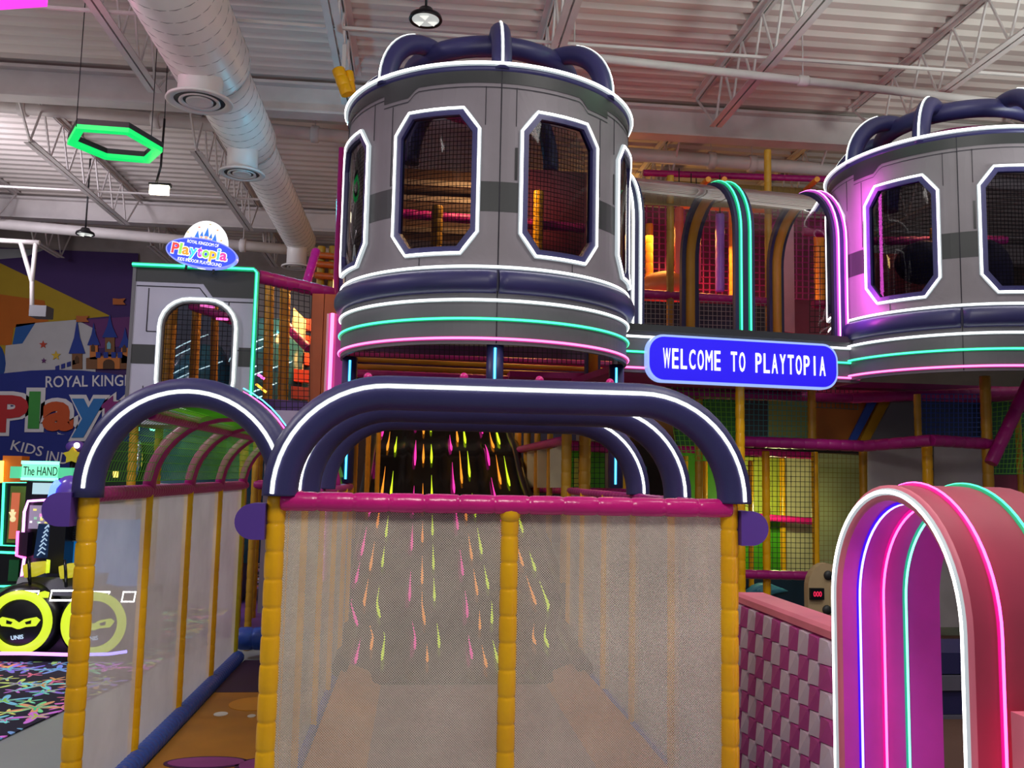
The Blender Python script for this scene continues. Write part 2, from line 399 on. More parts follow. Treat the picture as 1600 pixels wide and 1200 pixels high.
# spiral duct
DX, DZ = -2.3, 5.79
du = Thing('air_duct', 'large white spiral air duct with round vents along the roof', 'duct', (DX, 9, DZ))
def duct_sec(y0, y1, r): return MB().tube([(DX, y0, DZ), (DX, y1-.02, DZ), (DX, y1, DZ)], [r, r, r*1.01], 40)
def duct_seam(y0, y1, r):
    n = int((y1-y0)/.21*20); return MB().tube([(DX+(r+.001)*cos(2*pi*i/20), y0+(y1-y0)*i/n, DZ+(r+.001)*sin(2*pi*i/20)) for i in range(n+1)], .0045, 4, smooth=False)
for y0, y1, r in ((1.5, 9.35, .41), (9.35, 11.6, .335), (11.6, 16.7, .28)): du.part('spiral_seam', duct_seam(y0, y1, r), mat('duct_seam_grey', '#8c8888', .5), du.part('duct_section', duct_sec(y0, y1, r), DUCT))
du.part('end_cap', MB().sphere((DX, 16.7, DZ), .28, 24, 12, (1, .3, 1)), DUCT)
for (yy, r) in ((9.0, .33), (11.2, .285), (16.3, .27)):
    zc = 5.2
    bt = du.part('boot', MB().tube([(DX, yy, DZ), (DX, yy, zc+.03)], r*.66, 24), DUCT)
    v = du.part('vent', MB().lathe([(r*.66, .05), (r*.98, .012), (r*1.0, -.005), (r*.96, -.014), (r*.76, -.006), (r*.74, .03)], (DX, yy, zc), 36), DUCT)
    du.part('vent_throat', MB().lathe([(r*.755, .004), (0, .006)], (DX, yy, zc), 24), BLACK, v)
    du.part('vent_ring', MB().lathe([(r*.60, .003), (r*.62, -.016), (r*.50, -.004), (r*.49, .003)], (DX, yy, zc), 32), DUCT, v)
    du.part('vent_core', MB().lathe([(r*.40, .003), (r*.40, -.014), (r*.36, -.012), (0, -.002)], (DX, yy, zc), 24), DUCT, v)

# ================================================================ TURRETS
OCT = lambda hw, z0, z1, cx, cz: [(-hw+cx, z0), (hw-cx, z0), (hw, z0+cz), (hw, z1-cz), (hw-cx, z1), (-hw+cx, z1), (-hw, z1-cz), (-hw, z0+cz)]
def densify(poly, k):
    out = []
    for i in range(len(poly)):
        a = poly[i]; b = poly[(i+1) % len(poly)]
        for j in range(k): out.append((a[0]+(b[0]-a[0])*j/k, a[1]+(b[1]-a[1])*j/k))
    return out
def turret(name, label, C, R, rot, dz, bays, arcs, posts, crown_ring=True):
    T = Thing(name, label, 'turret', (C[0], C[1], 2.42))
    def pos(th, z, r):
        a = radians(th+rot); return Vector((C[0]+r*sin(a), C[1]-r*cos(a), z+dz))
    BW = 46.5
    z0, z1 = 2.96, 4.46; w0, w1 = 3.07, 4.14
    th0 = min(bays)-BW/2; th1 = max(bays)+BW/2
    def curve(a, b, z, r, st=3.0):
        k = max(2, int(abs(b-a)/st)); return [pos(a+(b-a)*i/k, z, r) for i in range(k+1)]
    def shell(a, b, za, zb, r, th=.02, st=3.0):
        mb = MB(); k = max(1, int(abs(b-a)/st)); vs = []
        for i in range(k+1):
            t = a+(b-a)*i/k; vs += [pos(t, za, r), pos(t, zb, r), pos(t, zb, r-th), pos(t, za, r-th)]
        fs = []
        for i in range(k):
            q = i*4
            for e in range(4): f = (e+1) % 4; fs.append((q+e, q+f, q+4+f, q+4+e))
        fs += [(0, 3, 2, 1), (k*4, k*4+1, k*4+2, k*4+3)]
        mb.add(vs, fs); 
        return mb
    HW = 15.8; fr = 2.4; fz = .05
    for b in bays:
        # panel with an octagonal hole
        inner = densify(OCT(HW-.3, w0+.006, w1-.006, 5.6, .155), 5); outer = []
        for (x, z) in inner:
            zc = (w0+w1)/2; ux = x/(HW); uz = (z-zc)/((w1-w0)/2); mm = max(abs(ux), abs(uz))
            X = ux/mm*BW/2; Z = uz/mm; outer.append((X, zc+Z*((z1-zc) if Z > 0 else (zc-z0))))
        mb = MB(); loops = []
        for f in (0, .34, .67, 1): loops.append([(x0+(x1-x0)*f, q0+(q1-q0)*f) for (x0, q0), (x1, q1) in zip(inner, outer)])
        nn = len(inner)
        for rr in (R, R-.03):
            vs = [pos(b+x, z, rr) for lp in loops for x, z in lp]
            fs = [(i*nn+j, i*nn+(j+1) % nn, (i+1)*nn+(j+1) % nn, (i+1)*nn+j) for i in range(3) for j in range(nn)]
            mb.add(vs, fs)
        mb.add([pos(b+x, z, R) for x, z in inner]+[pos(b+x, z, R-.03) for x, z in inner], [(j, (j+1) % nn, nn+(j+1) % nn, nn+j) for j in range(nn)])
        T.part('wall_panel', mb, GREY)
        # frame, neon, glass and net
        o_ = densify(OCT(HW-.2, w0+.004, w1-.004, 5.6, .155), 4); i_ = densify(OCT(HW-fr, w0+fz, w1-fz, 4.6, .13), 4); nn = len(o_)
        mb = MB(); lo = [(o_, R-.02), (o_, R+.018), ([(x*.985, (z-3.605)*.985+3.605) for x, z in o_], R+.022), (i_, R+.022), (i_, R-.03)]
        mb.add([pos(b+x, z, r) for lp, r in lo for x, z in lp], [(i*nn+j, i*nn+(j+1) % nn, (i+1)*nn+(j+1) % nn, (i+1)*nn+j) for i in range(4) for j in range(nn)])
        f = T.part('window_frame', mb, NAVY)
        oc = densify(OCT(HW, w0, w1, 5.6, .155), 4); neon(T, [pos(b+x, z, R+.028) for x, z in oc], [pos(b+x, z, R+.014) for x, z in oc], .0085, .0165, N_WHITE, f, closed=True)
        g = MB(); hw = HW-fr; vs = []
        for i in range(25):
            x = -hw+2*hw*i/24; e = max(0, abs(x)-(hw-4.6))/4.6*.13; vs += [pos(b+x, w0+fz+e, R-.005), pos(b+x, w1-fz-e, R-.005)]
        g.add(vs, [(2*i, 2*i+2, 2*i+3, 2*i+1) for i in range(24)], True)
        T.part('window_glass', g, SMOKE, f)
        nt = MB(); hw = HW-fr-.3
        for i in range(19):
            x = -hw+2*hw*i/18; e = max(0, abs(x)-(hw-4.6))/4.6*.13; nt.tube([pos(b+x, w0+fz+e, R-.06), pos(b+x, w1-fz-e, R-.06)], .0028, 3, smooth=False, caps=False)
        for i in range(30):
            z = w0+fz+(w1-w0-2*fz)*i/29; dzz = min(z-w0-fz, w1-fz-z); h2 = hw-(4.6*(1-dzz/.13) if dzz < .13 else 0)
            nt.tube([pos(b+x*h2, z, R-.06) for x in (-1, -.33, .33, 1)], .0028, 3, smooth=False, caps=False)
        T.part('window_net', nt, DNET, f)
        # printed grey bands, panel lines between windows
        for s in (-1, 1):
            T.part('stripe_band', shell(b+s*(HW+.9), b+s*BW/2, 3.38, 3.60, R+.002, .004), GREYD)
        T.part('latch', shell(b-HW-2.2, b-HW-1.3, 3.62, 3.86, R+.006, .008), BLACK)
        ln = MB()
        for s in (-1, 1):
            q = 17.8 if s*b < 0 else 18.6; zz = (4.02, 4.31) if s*b < 0 else (3.62, 4.23)
            T.part('panel_line', MB().tube([pos(b+s*q, zz[0], R+.002), pos(b+s*q, zz[1], R+.002)], .003, 4), LINE)
        T.part('panel_line', MB().tube([pos(b+5*(1 if b > 0 else -1), 2.99, R+.002), pos(b+5*(1 if b > 0 else -1), 3.05, R+.002)], .003, 4), LINE)
    for b in bays:
        # dark band under the rim with its stepped lower edge
        z_low, z_high = 4.27, 4.335; band = MB(); vs = []; fs = []; k = 32
        for i in range(k+1):
            t = -BW/2+BW*i/k; s = (bays.index(b) % 2)*2-1 if False else 1
            u = abs(t)
            zz = z_high if u > 10 and (t < 0) == (b < 0) is False else z_low
            side = -1 if b < 0 else 1
            e = t*side  # grows away from the seam
            q = min(1, max(0, (e-8)/3.5)); zz = z_high+(z_low-z_high)*q
            if e > 19: zz = z_low
            vs += [pos(b+t, zz, R+.004), pos(b+t, 4.47, R+.004)]
            vs += [pos(b+t, zz-.035, R+.004), pos(b+t, zz-.028, R+.004)]
        for i in range(k): q = i*4; fs += [(q, q+4, q+5, q+1)]
        band.add(vs, fs); T.part('top_band', band, GREYD)
        ln = MB(); ln.add(vs, [(i*4+2, i*4+6, i*4+7, i*4+3) for i in range(k)]); T.part('trim_line', ln, LINE)
    # upright seams
    for t in [(bays[1]+bays[2])/2]:
        T.part('seam', MB().tube([pos(t, 2.97, R+.003), pos(t, 4.46, R+.003)], .0045, 4), LINE)
    # skirt
    T.part('skirt', shell(th0, th1, 2.42, 2.80, R, .03), GREYM)
    T.part('skirt_seam', MB().tube([pos((bays[1]+bays[2])/2, 2.43, R+.003), pos((bays[1]+bays[2])/2, 2.8, R+.003)], .004, 4), LINE)
    mid = (bays[1]+bays[2])/2
    for (a, b2) in ((th0, mid-.4), (mid+.4, th1)):
        mb = MB(); pts = curve(a, b2, 2.87, R+.0); mb.tube(pts, .085, 14, upv=(0,0,1), sq=.8); T.part('bumper_ring', mb, NAVY)
    mb = shell(th0, th1, 2.79, 2.97, R-.002, .03); T.part('bumper_backing', mb, NAVYD)
    for z, m_, nm in ((2.46, N_PINK, 'pink'), (2.60, N_GREEN, 'green'), (2.735, N_WHITE, 'white'), (2.975, N_WHITE, 'white')):
        neon(T, curve(th0, th1, z, R+.016), curve(th0, th1, z, R+.004), .0075, .0145, m_, None, '%s neon strip around the turret' % nm)
    neon(T, curve(th0, th1, 4.475, R+.034), curve(th0, th1, 4.475, R+.02), .010, .018, N_WHITE)
    T.part('rim', MB().tube(curve(th0-25, th1+25, 4.45, R-.02), .035, 10, upv=(0,0,1)), NAVY)
    # deck underneath
    dk_ = MB(); ring = curve(-180, 180, 2.84, R-.04, 8)[:-1]
    n_ = len(ring); dk_.add(ring+[v+Vector((0,0,.05)) for v in ring], [tuple(range(n_)), tuple(range(2*n_-1, n_-1, -1))]+[(i, (i+1) % n_, n_+(i+1) % n_, n_+i) for i in range(n_)])
    T.part('deck', dk_, PURP)
    # crown: ring of bumpers and arched ribs
    if crown_ring:
        T.part('crown_ring', MB().tube([pos(-180+i*7.5, 4.86, .68) for i in range(48)], .082, 12, closed=True, upv=(0,0,1)), NAVY)
        T.part('crown_inner_ring', MB().tube([pos(-180+i*7.5, 4.72, .5) for i in range(48)], .05, 8, closed=True, upv=(0,0,1)), MAG)
    for t in arcs:
        pts = [pos(t, 4.47+.44*sin(radians(q)), .72+.42*cos(radians(q))) for q in range(-4, 101, 8)]
        side = pos(t+90, 0, 1)-pos(t+90, 0, 0)
        rr = [.075]*len(pts)
        a = T.part('crown_rib', MB().tube(pts, rr, 14, upv=tuple(side)), NAVY)
        npts = [pos(t, 4.47+.515*sin(radians(q)), .72+.495*cos(radians(q))) for q in range(0, 80, 8)]
        neon(T, npts, [pos(t, 4.47+.508*sin(radians(q)), .72+.488*cos(radians(q))) for q in range(0, 80, 8)], .0085, .015, N_WHITE, a, upv=tuple(side))
    for t, r, zz in posts:
        p = pos(t, 0, r); p.z = 0
        a = T.part('support_post', MB().tube([(p.x, p.y, zz), (p.x, p.y, 2.43+dz)], .062, 14), NAVY)
        q = pos(t, 0, r+.062) if abs(t) > 0 else pos(t, 0, r+.062)
        q = p+Vector((-p.x*.06/p.length, -p.y*.06/p.length, 0))
        q2 = p+Vector((-p.x*.05/p.length, -p.y*.05/p.length, 0)); neon(T, [(q.x, q.y, zz+.03), (q.x, q.y, 2.40+dz)], [(q2.x, q2.y, zz+.03), (q2.x, q2.y, 2.40+dz)], .0085, .017, N_CYAN, a)
    return T, pos
BAYS = [-69.75, -23.25, 23.25, 69.75]
T1, tp1 = turret('turret', 'big round grey turret beside the left end of the welcome sign', (.525, 7.41), 1.18, 0, 0, BAYS, [-144, -96, -48, 0, 48, 96, 144],
    [(0, 1.10, 2.0), (-84, 1.10, 1.42), (80, 1.10, 1.42)])
T2, tp2 = turret('turret', 'round grey turret cut off by the right edge, right of the welcome sign', (5.13, 7.95), 1.19, -33, .02, BAYS, [-144, -96, -50, -14, 34, 82, 130],
    [])
for (T_, tp, items) in ((T1, tp1, 1), (T2, tp2, 2)):
    cx, cy = T_.o.x, T_.o.y
    if items == 1:
        for k in range(9):
            z = 2.98+k*.15; T_.part('rear_slat', MB().box((cx-.95, cy+.75, z), (cx+.02, cy+.79, z+(.075 if k < 5 else .05))), mat('pale_yellow_slat', '#d8c060', .5) if k < 4 else mat('grey_brown_slat', '#7a6a5c', .5))
        T_.part('rear_panel', MB().box((cx+.02, cy+.78, 2.9), (cx+1.0, cy+.8, 4.4)), mat('wine_panel', '#6a1e34', .5)); T_.part('rear_panel', MB().box((cx-1.0, cy+.95, 2.9), (cx+.02, cy+.97, 4.4)), mat('umber_panel', '#5a3a28', .6))
        T_.part('inner_post', MB().pad((cx-.42, cy+.3, 2.9), (cx-.42, cy+.3, 3.85), .05, .12, 8), YELD); T_.part('inner_post', MB().pad((cx+.5, cy+.5, 2.9), (cx+.5, cy+.5, 4.1), .045, .12, 8), YEL)
        T_.part('inner_rail', MB().pad((cx-.95, cy+.6, 3.86), (cx+.95, cy+.6, 3.8), .045, .12, 8), MAG)
    else:
        T_.part('rear_panel', MB().box((cx-.95, cy+.8, 2.9), (cx+.95, cy+.83, 3.9)), mat('wine_panel', '#6a1e34', .5))
        T_.part('inner_bag', MB().sphere((cx-.35, cy+.05, 3.62), .26, 14, 10, (1, 1, .8)), NAVYD); T_.part('inner_bag', MB().sphere((cx+.3, cy+.1, 3.5), .3, 14, 10, (.8, 1, 1.3)), NAVYD)
        T_.part('inner_post', MB().pad((cx+.05, cy+.5, 2.9), (cx+.05, cy+.5, 4.1), .05, .12, 8), YELD); T_.part('inner_rail', MB().pad((cx-.9, cy+.6, 3.95), (cx+.9, cy+.6, 4.05), .045, .12, 8), MAG)
# ================================================================ BRIDGE
BA = Vector((1.66, 7.56, 0)); BBp = Vector((4.04, 7.86, 0)); bd = (BBp-BA).normalized(); bn = Vector((bd.y, -bd.x, 0))   # bn faces the viewer
BR = Thing('sky_bridge', 'clear-windowed bridge with neon ribs joining the two grey turrets', 'bridge', ((BA+BBp)/2)+Vector((0,0,2.4)))
L_ = (BBp-BA).length
def bp(s, back, z): return BA+bd*s-bn*back+Vector((0,0,z))
def bbox(s0, s1, b0, b1, z0, z1):
    mb = MB(); vs = [bp(s, b, z) for z in (z0, z1) for s, b in ((s0, b0), (s1, b0), (s1, b1), (s0, b1))]
    return mb.add(vs, [(3,2,1,0),(4,5,6,7),(0,1,5,4),(1,2,6,5),(2,3,7,6),(3,0,4,7)])
BR.part('fascia', bbox(0, L_, 0, .04, 2.42, 2.79), GREYM)
BR.part('sill', bbox(0, L_, -.05, .1, 2.78, 2.84), GREYD)
BR.part('bridge_deck', bbox(0, L_, .04, 1.25, 2.42, 2.48), MAG)
for z, m_ in ((2.46, N_PINK), (2.60, N_GREEN), (2.735, N_WHITE)):
    neon(BR, [bp(0, -.016, z), bp(L_, -.016, z)], [bp(0, -.004, z), bp(L_, -.004, z)], .0075, .0145, m_)
RB, ZS = .62, 3.76
def rib_path(s, r, n=22): 
    out = [bp(s, RB-r, 2.84), bp(s, RB-r, 3.3)]
    for i in range(n+1):
        a = pi-pi*i/n; out.append(bp(s, RB+r*cos(a), ZS+r*sin(a)))
    return out+[bp(s, RB+r, 3.3), bp(s, RB+r, 2.5)]
def rib(px, nm_, wid):
    s = 0; best = 1e9
    for i in range(400):           # place along the bridge
        q = L_*i/399; p = bp(q, 0, 3.2); c = p-Vector((0,0,EYE)); X = 800+FPX*(c.dot(rt)/c.dot(fw))
        if abs(X-px) < best: best = abs(X-px); s = q
    pa = rib_path(s, RB); mb = MB()
    # flat band swept along the arch, thickness .05
    vs = []
    inn = rib_path(s, RB-.06)
    for a, b in zip(pa, inn): vs += [a-bd*wid/2, a+bd*wid/2, b+bd*wid/2, b-bd*wid/2]
    fs = []
    for i in range(len(pa)-1):
        q = i*4
        for e in range(4): fs.append((q+e, q+(e+1) % 4, q+4+(e+1) % 4, q+4+e))
    mb.add(vs, fs)
    A = BR.part('rib', mb, NAVYD)
    pad = MB().tube(inn[12:], .05, 8, upv=tuple(bd)); BR.part('rib_padding', pad, YELD, A)
    for o in (-wid*.24, wid*.24):
        neon(BR, [p+bd*o+((p-q).normalized()*.016) for p, q in zip(pa, inn)][:20], [p+bd*o+((p-q).normalized()*.004) for p, q in zip(pa, inn)][:20], .009, .018, nm_, A, upv=tuple(bd))
    return s
s1 = rib(994, N_WHITE, .15); s2 = rib(1165, N_GREEN, .19); s3 = rib(1316, N_MAG, .17)
for a, b in ((s1+.08, s2-.1), (s2+.1, s3-.09)):
    pa = rib_path(a, RB-.03)[:18]; pb = rib_path(b, RB-.03)[:18]; mb = MB()
    mb.add(pa+pb, [(i, i+1, len(pa)+i+1, len(pa)+i) for i in range(len(pa)-1)], True); BR.part('clear_window', mb, GLASS)
for z, b in ((ZS+.615, RB+.02),):
    BR.part('top_rail', MB().tube([bp(0, .62, ZS+.56), bp(L_, .62, ZS+.56)], .03, 8), NAVYD)

# welcome sign
SA = bp(.27, -.12, 2.54); SB = bp(.27+1.83, -.12, 2.54)
SG = Thing('welcome_sign', 'long blue glowing lettered sign hung under the clear-windowed bridge', 'sign', (SA+SB)/2)
def stadium(w, h, r, n=8):
    out = []
    for cx, cz, a0 in ((w/2-r, h/2-r, 0), (-w/2+r, h/2-r, 90), (-w/2+r, -h/2+r, 180), (w/2-r, -h/2+r, 270)):
        for i in range(n+1): a = radians(a0+90*i/n); out.append((cx+r*cos(a), cz+r*sin(a)))
    return out
sc_ = (SA+SB)/2; Z3 = Vector((0,0,1))
SG.part('sign_case', MB().prism(stadium(1.84, .415, .15), sc_-bn*.08, bd, Z3, bn*.07), emis('sign_edge', (.35, .5, 1), .9))
SG.part('sign_face', MB().prism(stadium(1.80, .375, .135), sc_-bn*.01, bd, Z3, bn*.008), emis('sign_blue', (.012, .0, .78), 1.0))
LW_ = emis('sign_letters', (1, 1, 1), 1.3)
for i, ch in enumerate('WELCOME TO PLAYTOPIA'):
    if ch == ' ': continue
    lw = {'I': .014, 'W': .066, 'M': .064}.get(ch, .057); x_ = -.78+i*.079+(.07-lw)/2
    SG.part('letter', text_mb(ch, lw, .175, .006, sc_+bd*x_-Z3*.087, bd, Z3, bn, 1, .010 if ch not in 'MWI' else .0), LW_)
for q in (.4, 1.6): SG.part('sign_bracket', MB().box(tuple(bp(q, 0, 2.5)), tuple(bp(q+.06, -.04, 2.58))), GREYD)
# ================================================================ FRONT PLAY FRAME
X0, X1, XM = -.549, 1.295, .379
Y0, RZ = 3.65, 1.385
FY = [3.65, 4.47, 5.29, 6.11, 6.93, 7.55]
PF = Thing('play_frame', 'wide front play frame with navy neon arches over a pink rail', 'play frame', ((X0+X1)/2, Y0, 0))
for x in (X0, X1): PF.part('corner_post', MB().pad((x, Y0, 0), (x, Y0, RZ+.02), .037, .105, 14, .12), YEL)
PF.part('middle_post', MB().pad((XM, Y0, 0), (XM, Y0, RZ-.02), .036, .105, 14, .12), YEL)
for y in FY[1:]:
    for x in (X0, X1): PF.part('side_post', MB().pad((x, y, 0), (x, y, RZ), .03, .12, 8, .08), YEL)
PF.part('front_rail', MB().pad((X0+.02, Y0-.02, RZ), (X1-.0, Y0-.02, RZ), .038, .138, 14, .13), PINK)
for x in (X0, X1): PF.part('side_rail', MB().pad((x, Y0+.05, RZ), (x, 7.6, RZ), .028, .1, 8), MAG)
PF.part('middle_collar', MB().sphere((XM, Y0-.01, RZ-.035), .043, 12, 8), YEL)
def arch_path(x0, x1, y, zb, zt, rc, n=10):
    out = [(x0, y, zb)]
    for i in range(n+1): a = pi-pi/2*i/n; out.append((x0+rc+rc*cos(a), y, zt-rc+rc*sin(a)))
    for i in range(n+1): a = pi/2-pi/2*i/n; out.append((x1-rc+rc*cos(a), y, zt-rc+rc*sin(a)))
    return out+[(x1, y, zb)]
for k, y in enumerate(FY[:3]):
    pa = arch_path(X0+.014, X1+.016, y-.02, RZ+.02, 1.824 if k < 3 else 1.95, .41, 14); ot = lambda g: arch_path(X0+.014-g, X1+.016+g, y-.02, RZ+.045, 1.824+g, .41+g, 14)
    A = PF.part('arch', MB().tube(pa, .07, 18, upv=(0,1,0)), NAVY)
    if k < 3: neon(PF, [(p[0], p[1]-.0695, p[2]) for p in ot(.021)], [(p[0], p[1]-.059, p[2]) for p in ot(.0205)], .0062, .0125, N_WHITE, A, upv=(0,1,0))
for (px, py) in ((575, 589), (725, 589), (843, 594), (953, 598), (1075, 629)):
    p = P(px, py, 3.74); PF.part('knob', MB().sphere(p, .018, 10, 8), PINK)
def dcap(x, s, y, z, nm=None):
    pol = [(0, -.07)]+[(s*(.045+.07*cos(radians(a))), .07*sin(radians(a))) for a in range(-90, 91, 12)]+[(0, .07)]
    return MB().prism(pol if s > 0 else pol[::-1], (x, y-.05, z), (1,0,0), (0,0,1), (0,.11,0))
for x, s in ((X0-.035, -1), (X1+.035, 1)): PF.part('end_cap', dcap(x, s, Y0, RZ-.08), PURP)
# fine white mesh, diagonal threads
def mesh_screen(o, ux, uz, w_, h_, p, r):
    o = Vector(o); ux = Vector(ux); uz = Vector(uz); mb = MB()
    for sgn in (1, -1):
        c = -h_ if sgn > 0 else 0; end = w_ if sgn > 0 else w_+h_
        while c < end:
            # line  x = c + t (sgn 1)  or x = c - t ; z = t
            if sgn > 0: t0 = max(0, -c); t1 = min(h_, w_-c); 
            else: t0 = max(0, c-w_); t1 = min(h_, c)
            if t1-t0 > .01: mb.tube([o+ux*(c+sgn*t0)+uz*t0, o+ux*(c+sgn*t1)+uz*t1], r, 3, smooth=False, caps=False)
            c += p
    return mb
for a, b in ((X0+.03, XM-.03), (XM+.03, X1-.03)):
    PF.part('mesh_screen', mesh_screen((a, Y0, .03), (1,0,0), (0,0,1), b-a, RZ-.06, .0098, .00175), THREAD, kind='stuff')
for i in range(len(FY)-1):
    for x in (X0, X1):
        PF.part('side_screen', MB().quad((x, FY[i]+.02, .05), (x, FY[i+1]-.02, .05), (x, FY[i+1]-.02, RZ-.03), (x, FY[i]+.02, RZ-.03)), VEIL2)
for x in (X0, X1): PF.part('base_rail', MB().pad((x, Y0+.05, .05), (x, 7.5, .05), .05, .12, 8), BLUE)
MATM = mat('orange_play_mat', '#b5722a', .6, vary=.2)
PF.part('floor_mat', MB().box((X0, Y0, .0), (X1, 7.5, .03)), mat('mauve_play_mat', '#86686c', .6, vary=.2))
for s, xx in ((1, X0+.06), (-1, X1-.06)):
    PF.part('wedge_mat', MB().prism([(0, 0), (s*.28, 0), (0, .1)], (xx, 4.2, .03), (1,0,0), (0,0,1), (0,2.6,0)), MATM)

# ================================================================ BLACK LANE SLIDE
def sl_z(y):
    f = max(0, (y-6.55)/9.5); z = 2.9*(f**1.45)
    return max(.04, z+.05)
SX0, SX1, NL = -.66, 1.42, 4
def sx(y, u):
    f = min(1, max(0, (y-7.5)/.8)); a = -.50+(SX0+.50)*f; b = 1.24+(SX1-1.24)*f; return a+(b-a)*u
SLD = Thing('lane_slide', 'black glossy slide with falling pink, orange and yellow lights', 'slide', (.36, 6.4, 0))
ys = [6.5+i*.25 for i in range(42)]
mb = MB(); vs = []; K = 33
def hump(y): return .10*math.exp(-((y-13.0)/.5)**2)
for y in ys:
    for k in range(K):
        u = k/(K-1); x = sx(y, u); q = (u*NL) % 1; e = .05*abs(2*q-1)**6 if 0 < k < K-1 else .08
        vs.append((x, y, sl_z(y)+hump(y)+e))
mb.add(vs, [(i*K+k, i*K+k+1, (i+1)*K+k+1, (i+1)*K+k) for i in range(len(ys)-1) for k in range(K-1)], True)
SLD.part('slide_bed', mb, SLIDE)
for s, x in ((-1, 0), (1, 1)):
    SLD.part('side_lip', MB().tube([(sx(y, x), y, sl_z(y)+hump(y)+.09) for y in ys], .06, 8), mat('black_lip', '#101014', .35))
base = MB(); vs = []
for y in ys: vs += [(sx(y, 0), y, 0), (sx(y, 1), y, 0), (sx(y, 1), y, sl_z(y)), (sx(y, 0), y, sl_z(y))]
fs = [(0, 1, 2, 3), (len(vs)-4, len(vs)-1, len(vs)-2, len(vs)-3)]
for i in range(len(ys)-1):
    q = i*4
    for e in (1, 3): fs.append((q+e, q+(e+1) % 4, q+4+(e+1) % 4, q+4+e))
base.add(vs, fs); SLD.part('slide_base', base, BLACK)
DP = emis('pink_drop', (1, .03, .4), 1.3); DO = emis('orange_drop', (1, .3, .02), 1.3); DYL = emis('yellow_drop', (.7, 1, .02), 1.2)
rnd = random.Random(3)
def drop(xu, y0, ln, mt, wd=.03):
    # teardrop light: broad at the lower end, tapering uphill
    mb = MB(); pts = []; rr = []
    for i in range(7):
        y = y0+ln*i/6; pts.append((sx(y, xu), y, sl_z(y)+hump(y)+.035)); rr.append(wd*(.45, .9, .75, .5, .34, .2, .07)[i])
    mb.tube(pts, rr, 6); SLD.part('light_drop', mb, mt)
for lane in range(4):
    for m_, u in ((DP, .2), (DO, .42), (DYL, .64)):
        y = 6.75+rnd.random()*.5
        if lane == 3: y += .3
        while y < 16.2:
            ln = .38+rnd.random()*.35 + (y-6.7)*.07
            if not (lane == 3 and u < .3 and y < 9): drop((lane+u)/4, y, ln, m_, .0135+.0013*(y-6.7))
            y += ln+.15+rnd.random()*.4+(y-6.7)*.03
# ================================================================ LEFT WALKWAY
WX0, WX1 = -1.385, -.575; WY = [4.01, 4.855, 5.70, 6.545, 7.39]
WK = Thing('mesh_walkway', 'narrow walkway left of the front frame, round navy neon arch', 'walkway', ((WX0+WX1)/2, WY[0], 0))
for k, y in enumerate(WY):
    WK.part('corner_post' if k == 0 else 'side_post', MB().pad((WX0, y, 0), (WX0, y, RZ), .042 if k == 0 else .027, .098, 12, .12 if k == 0 else .08), YEL if k < 4 else mat('lime_yellow_pad', '#c8b818', .4))
WK.part('corner_post', MB().pad((WX1, WY[0], 0), (WX1, WY[0], RZ), .03, .1, 10, .05), YEL)
for k in (2, 4): WK.part('side_post', MB().pad((WX1-.02, WY[k], 0), (WX1-.02, WY[k], RZ), .022, .1, 8, .05), YELD)
WK.part('side_rail', MB().pad((WX0, WY[0]+.03, RZ), (WX0, 7.5, RZ), .034, .045, 10, .14), MAG)
WK.part('side_rail', MB().pad((WX1, WY[0]+.03, RZ), (WX1, 7.5, RZ), .03, .05, 8, .14), MAG)
for i in range(4):
    WK.part('side_screen', MB().quad((WX0, WY[i]+.02, .07), (WX0, WY[i+1]-.02, .07), (WX0, WY[i+1]-.02, RZ-.03), (WX0, WY[i]+.02, RZ-.03)), VEIL)
WK.part('base_rail', MB().pad((WX0+.03, WY[0]+.05, .045), (WX0+.03, 7.4, .045), .05, .05, 10, .1), BLUE)
xc = (WX0+WX1)/2; rr_ = (WX1-WX0)/2
pa = [(xc+rr_*cos(radians(a)), WY[0]-.02, RZ+.03+rr_*1.03*sin(radians(a))) for a in range(180, -1, -6)]
A = WK.part('arch', MB().tube([(pa[0][0], pa[0][1], RZ-.01)]+pa+[(pa[-1][0], pa[-1][1], RZ-.01)], .064, 16, upv=(0,1,0)), NAVY)
neon(WK, [(p[0], p[1]-.0645, p[2]) for p in pa], [(p[0], p[1]-.054, p[2]) for p in pa], .0066, .0132, N_WHITE, A, upv=(0,1,0))
for dx, m_ in ((.075, N_CYAN), (.06, N_HOT)):
    WK.part('neon_tube', MB().tube([(xc+(rr_+dx)*cos(radians(a)), WY[0]+.08+(.075-dx)*2, RZ+.03+(rr_+dx)*1.03*sin(radians(a))) for a in range(66, 20, -6)], .0028, 6), m_, A)
WK.part('end_cap', dcap(WX0-.045, -1, WY[0]-.03, RZ-.06), PURP)
for k in range(1, 5):
    WK.part('roof_rib', MB().tube([(xc+rr_*cos(radians(a)), WY[k], RZ+rr_*sin(radians(a))) for a in range(0, 181, 9)], .034, 8, upv=(0,1,0)), MAG)
for ang in (118,):
    p = (xc+rr_*cos(radians(ang)), RZ+rr_*sin(radians(ang)))
    WK.part('roof_purlin', MB().pad((p[0], WY[0]+.05, p[1]), (p[0], 7.4, p[1]), .03, .045, 8, .14), MAG)
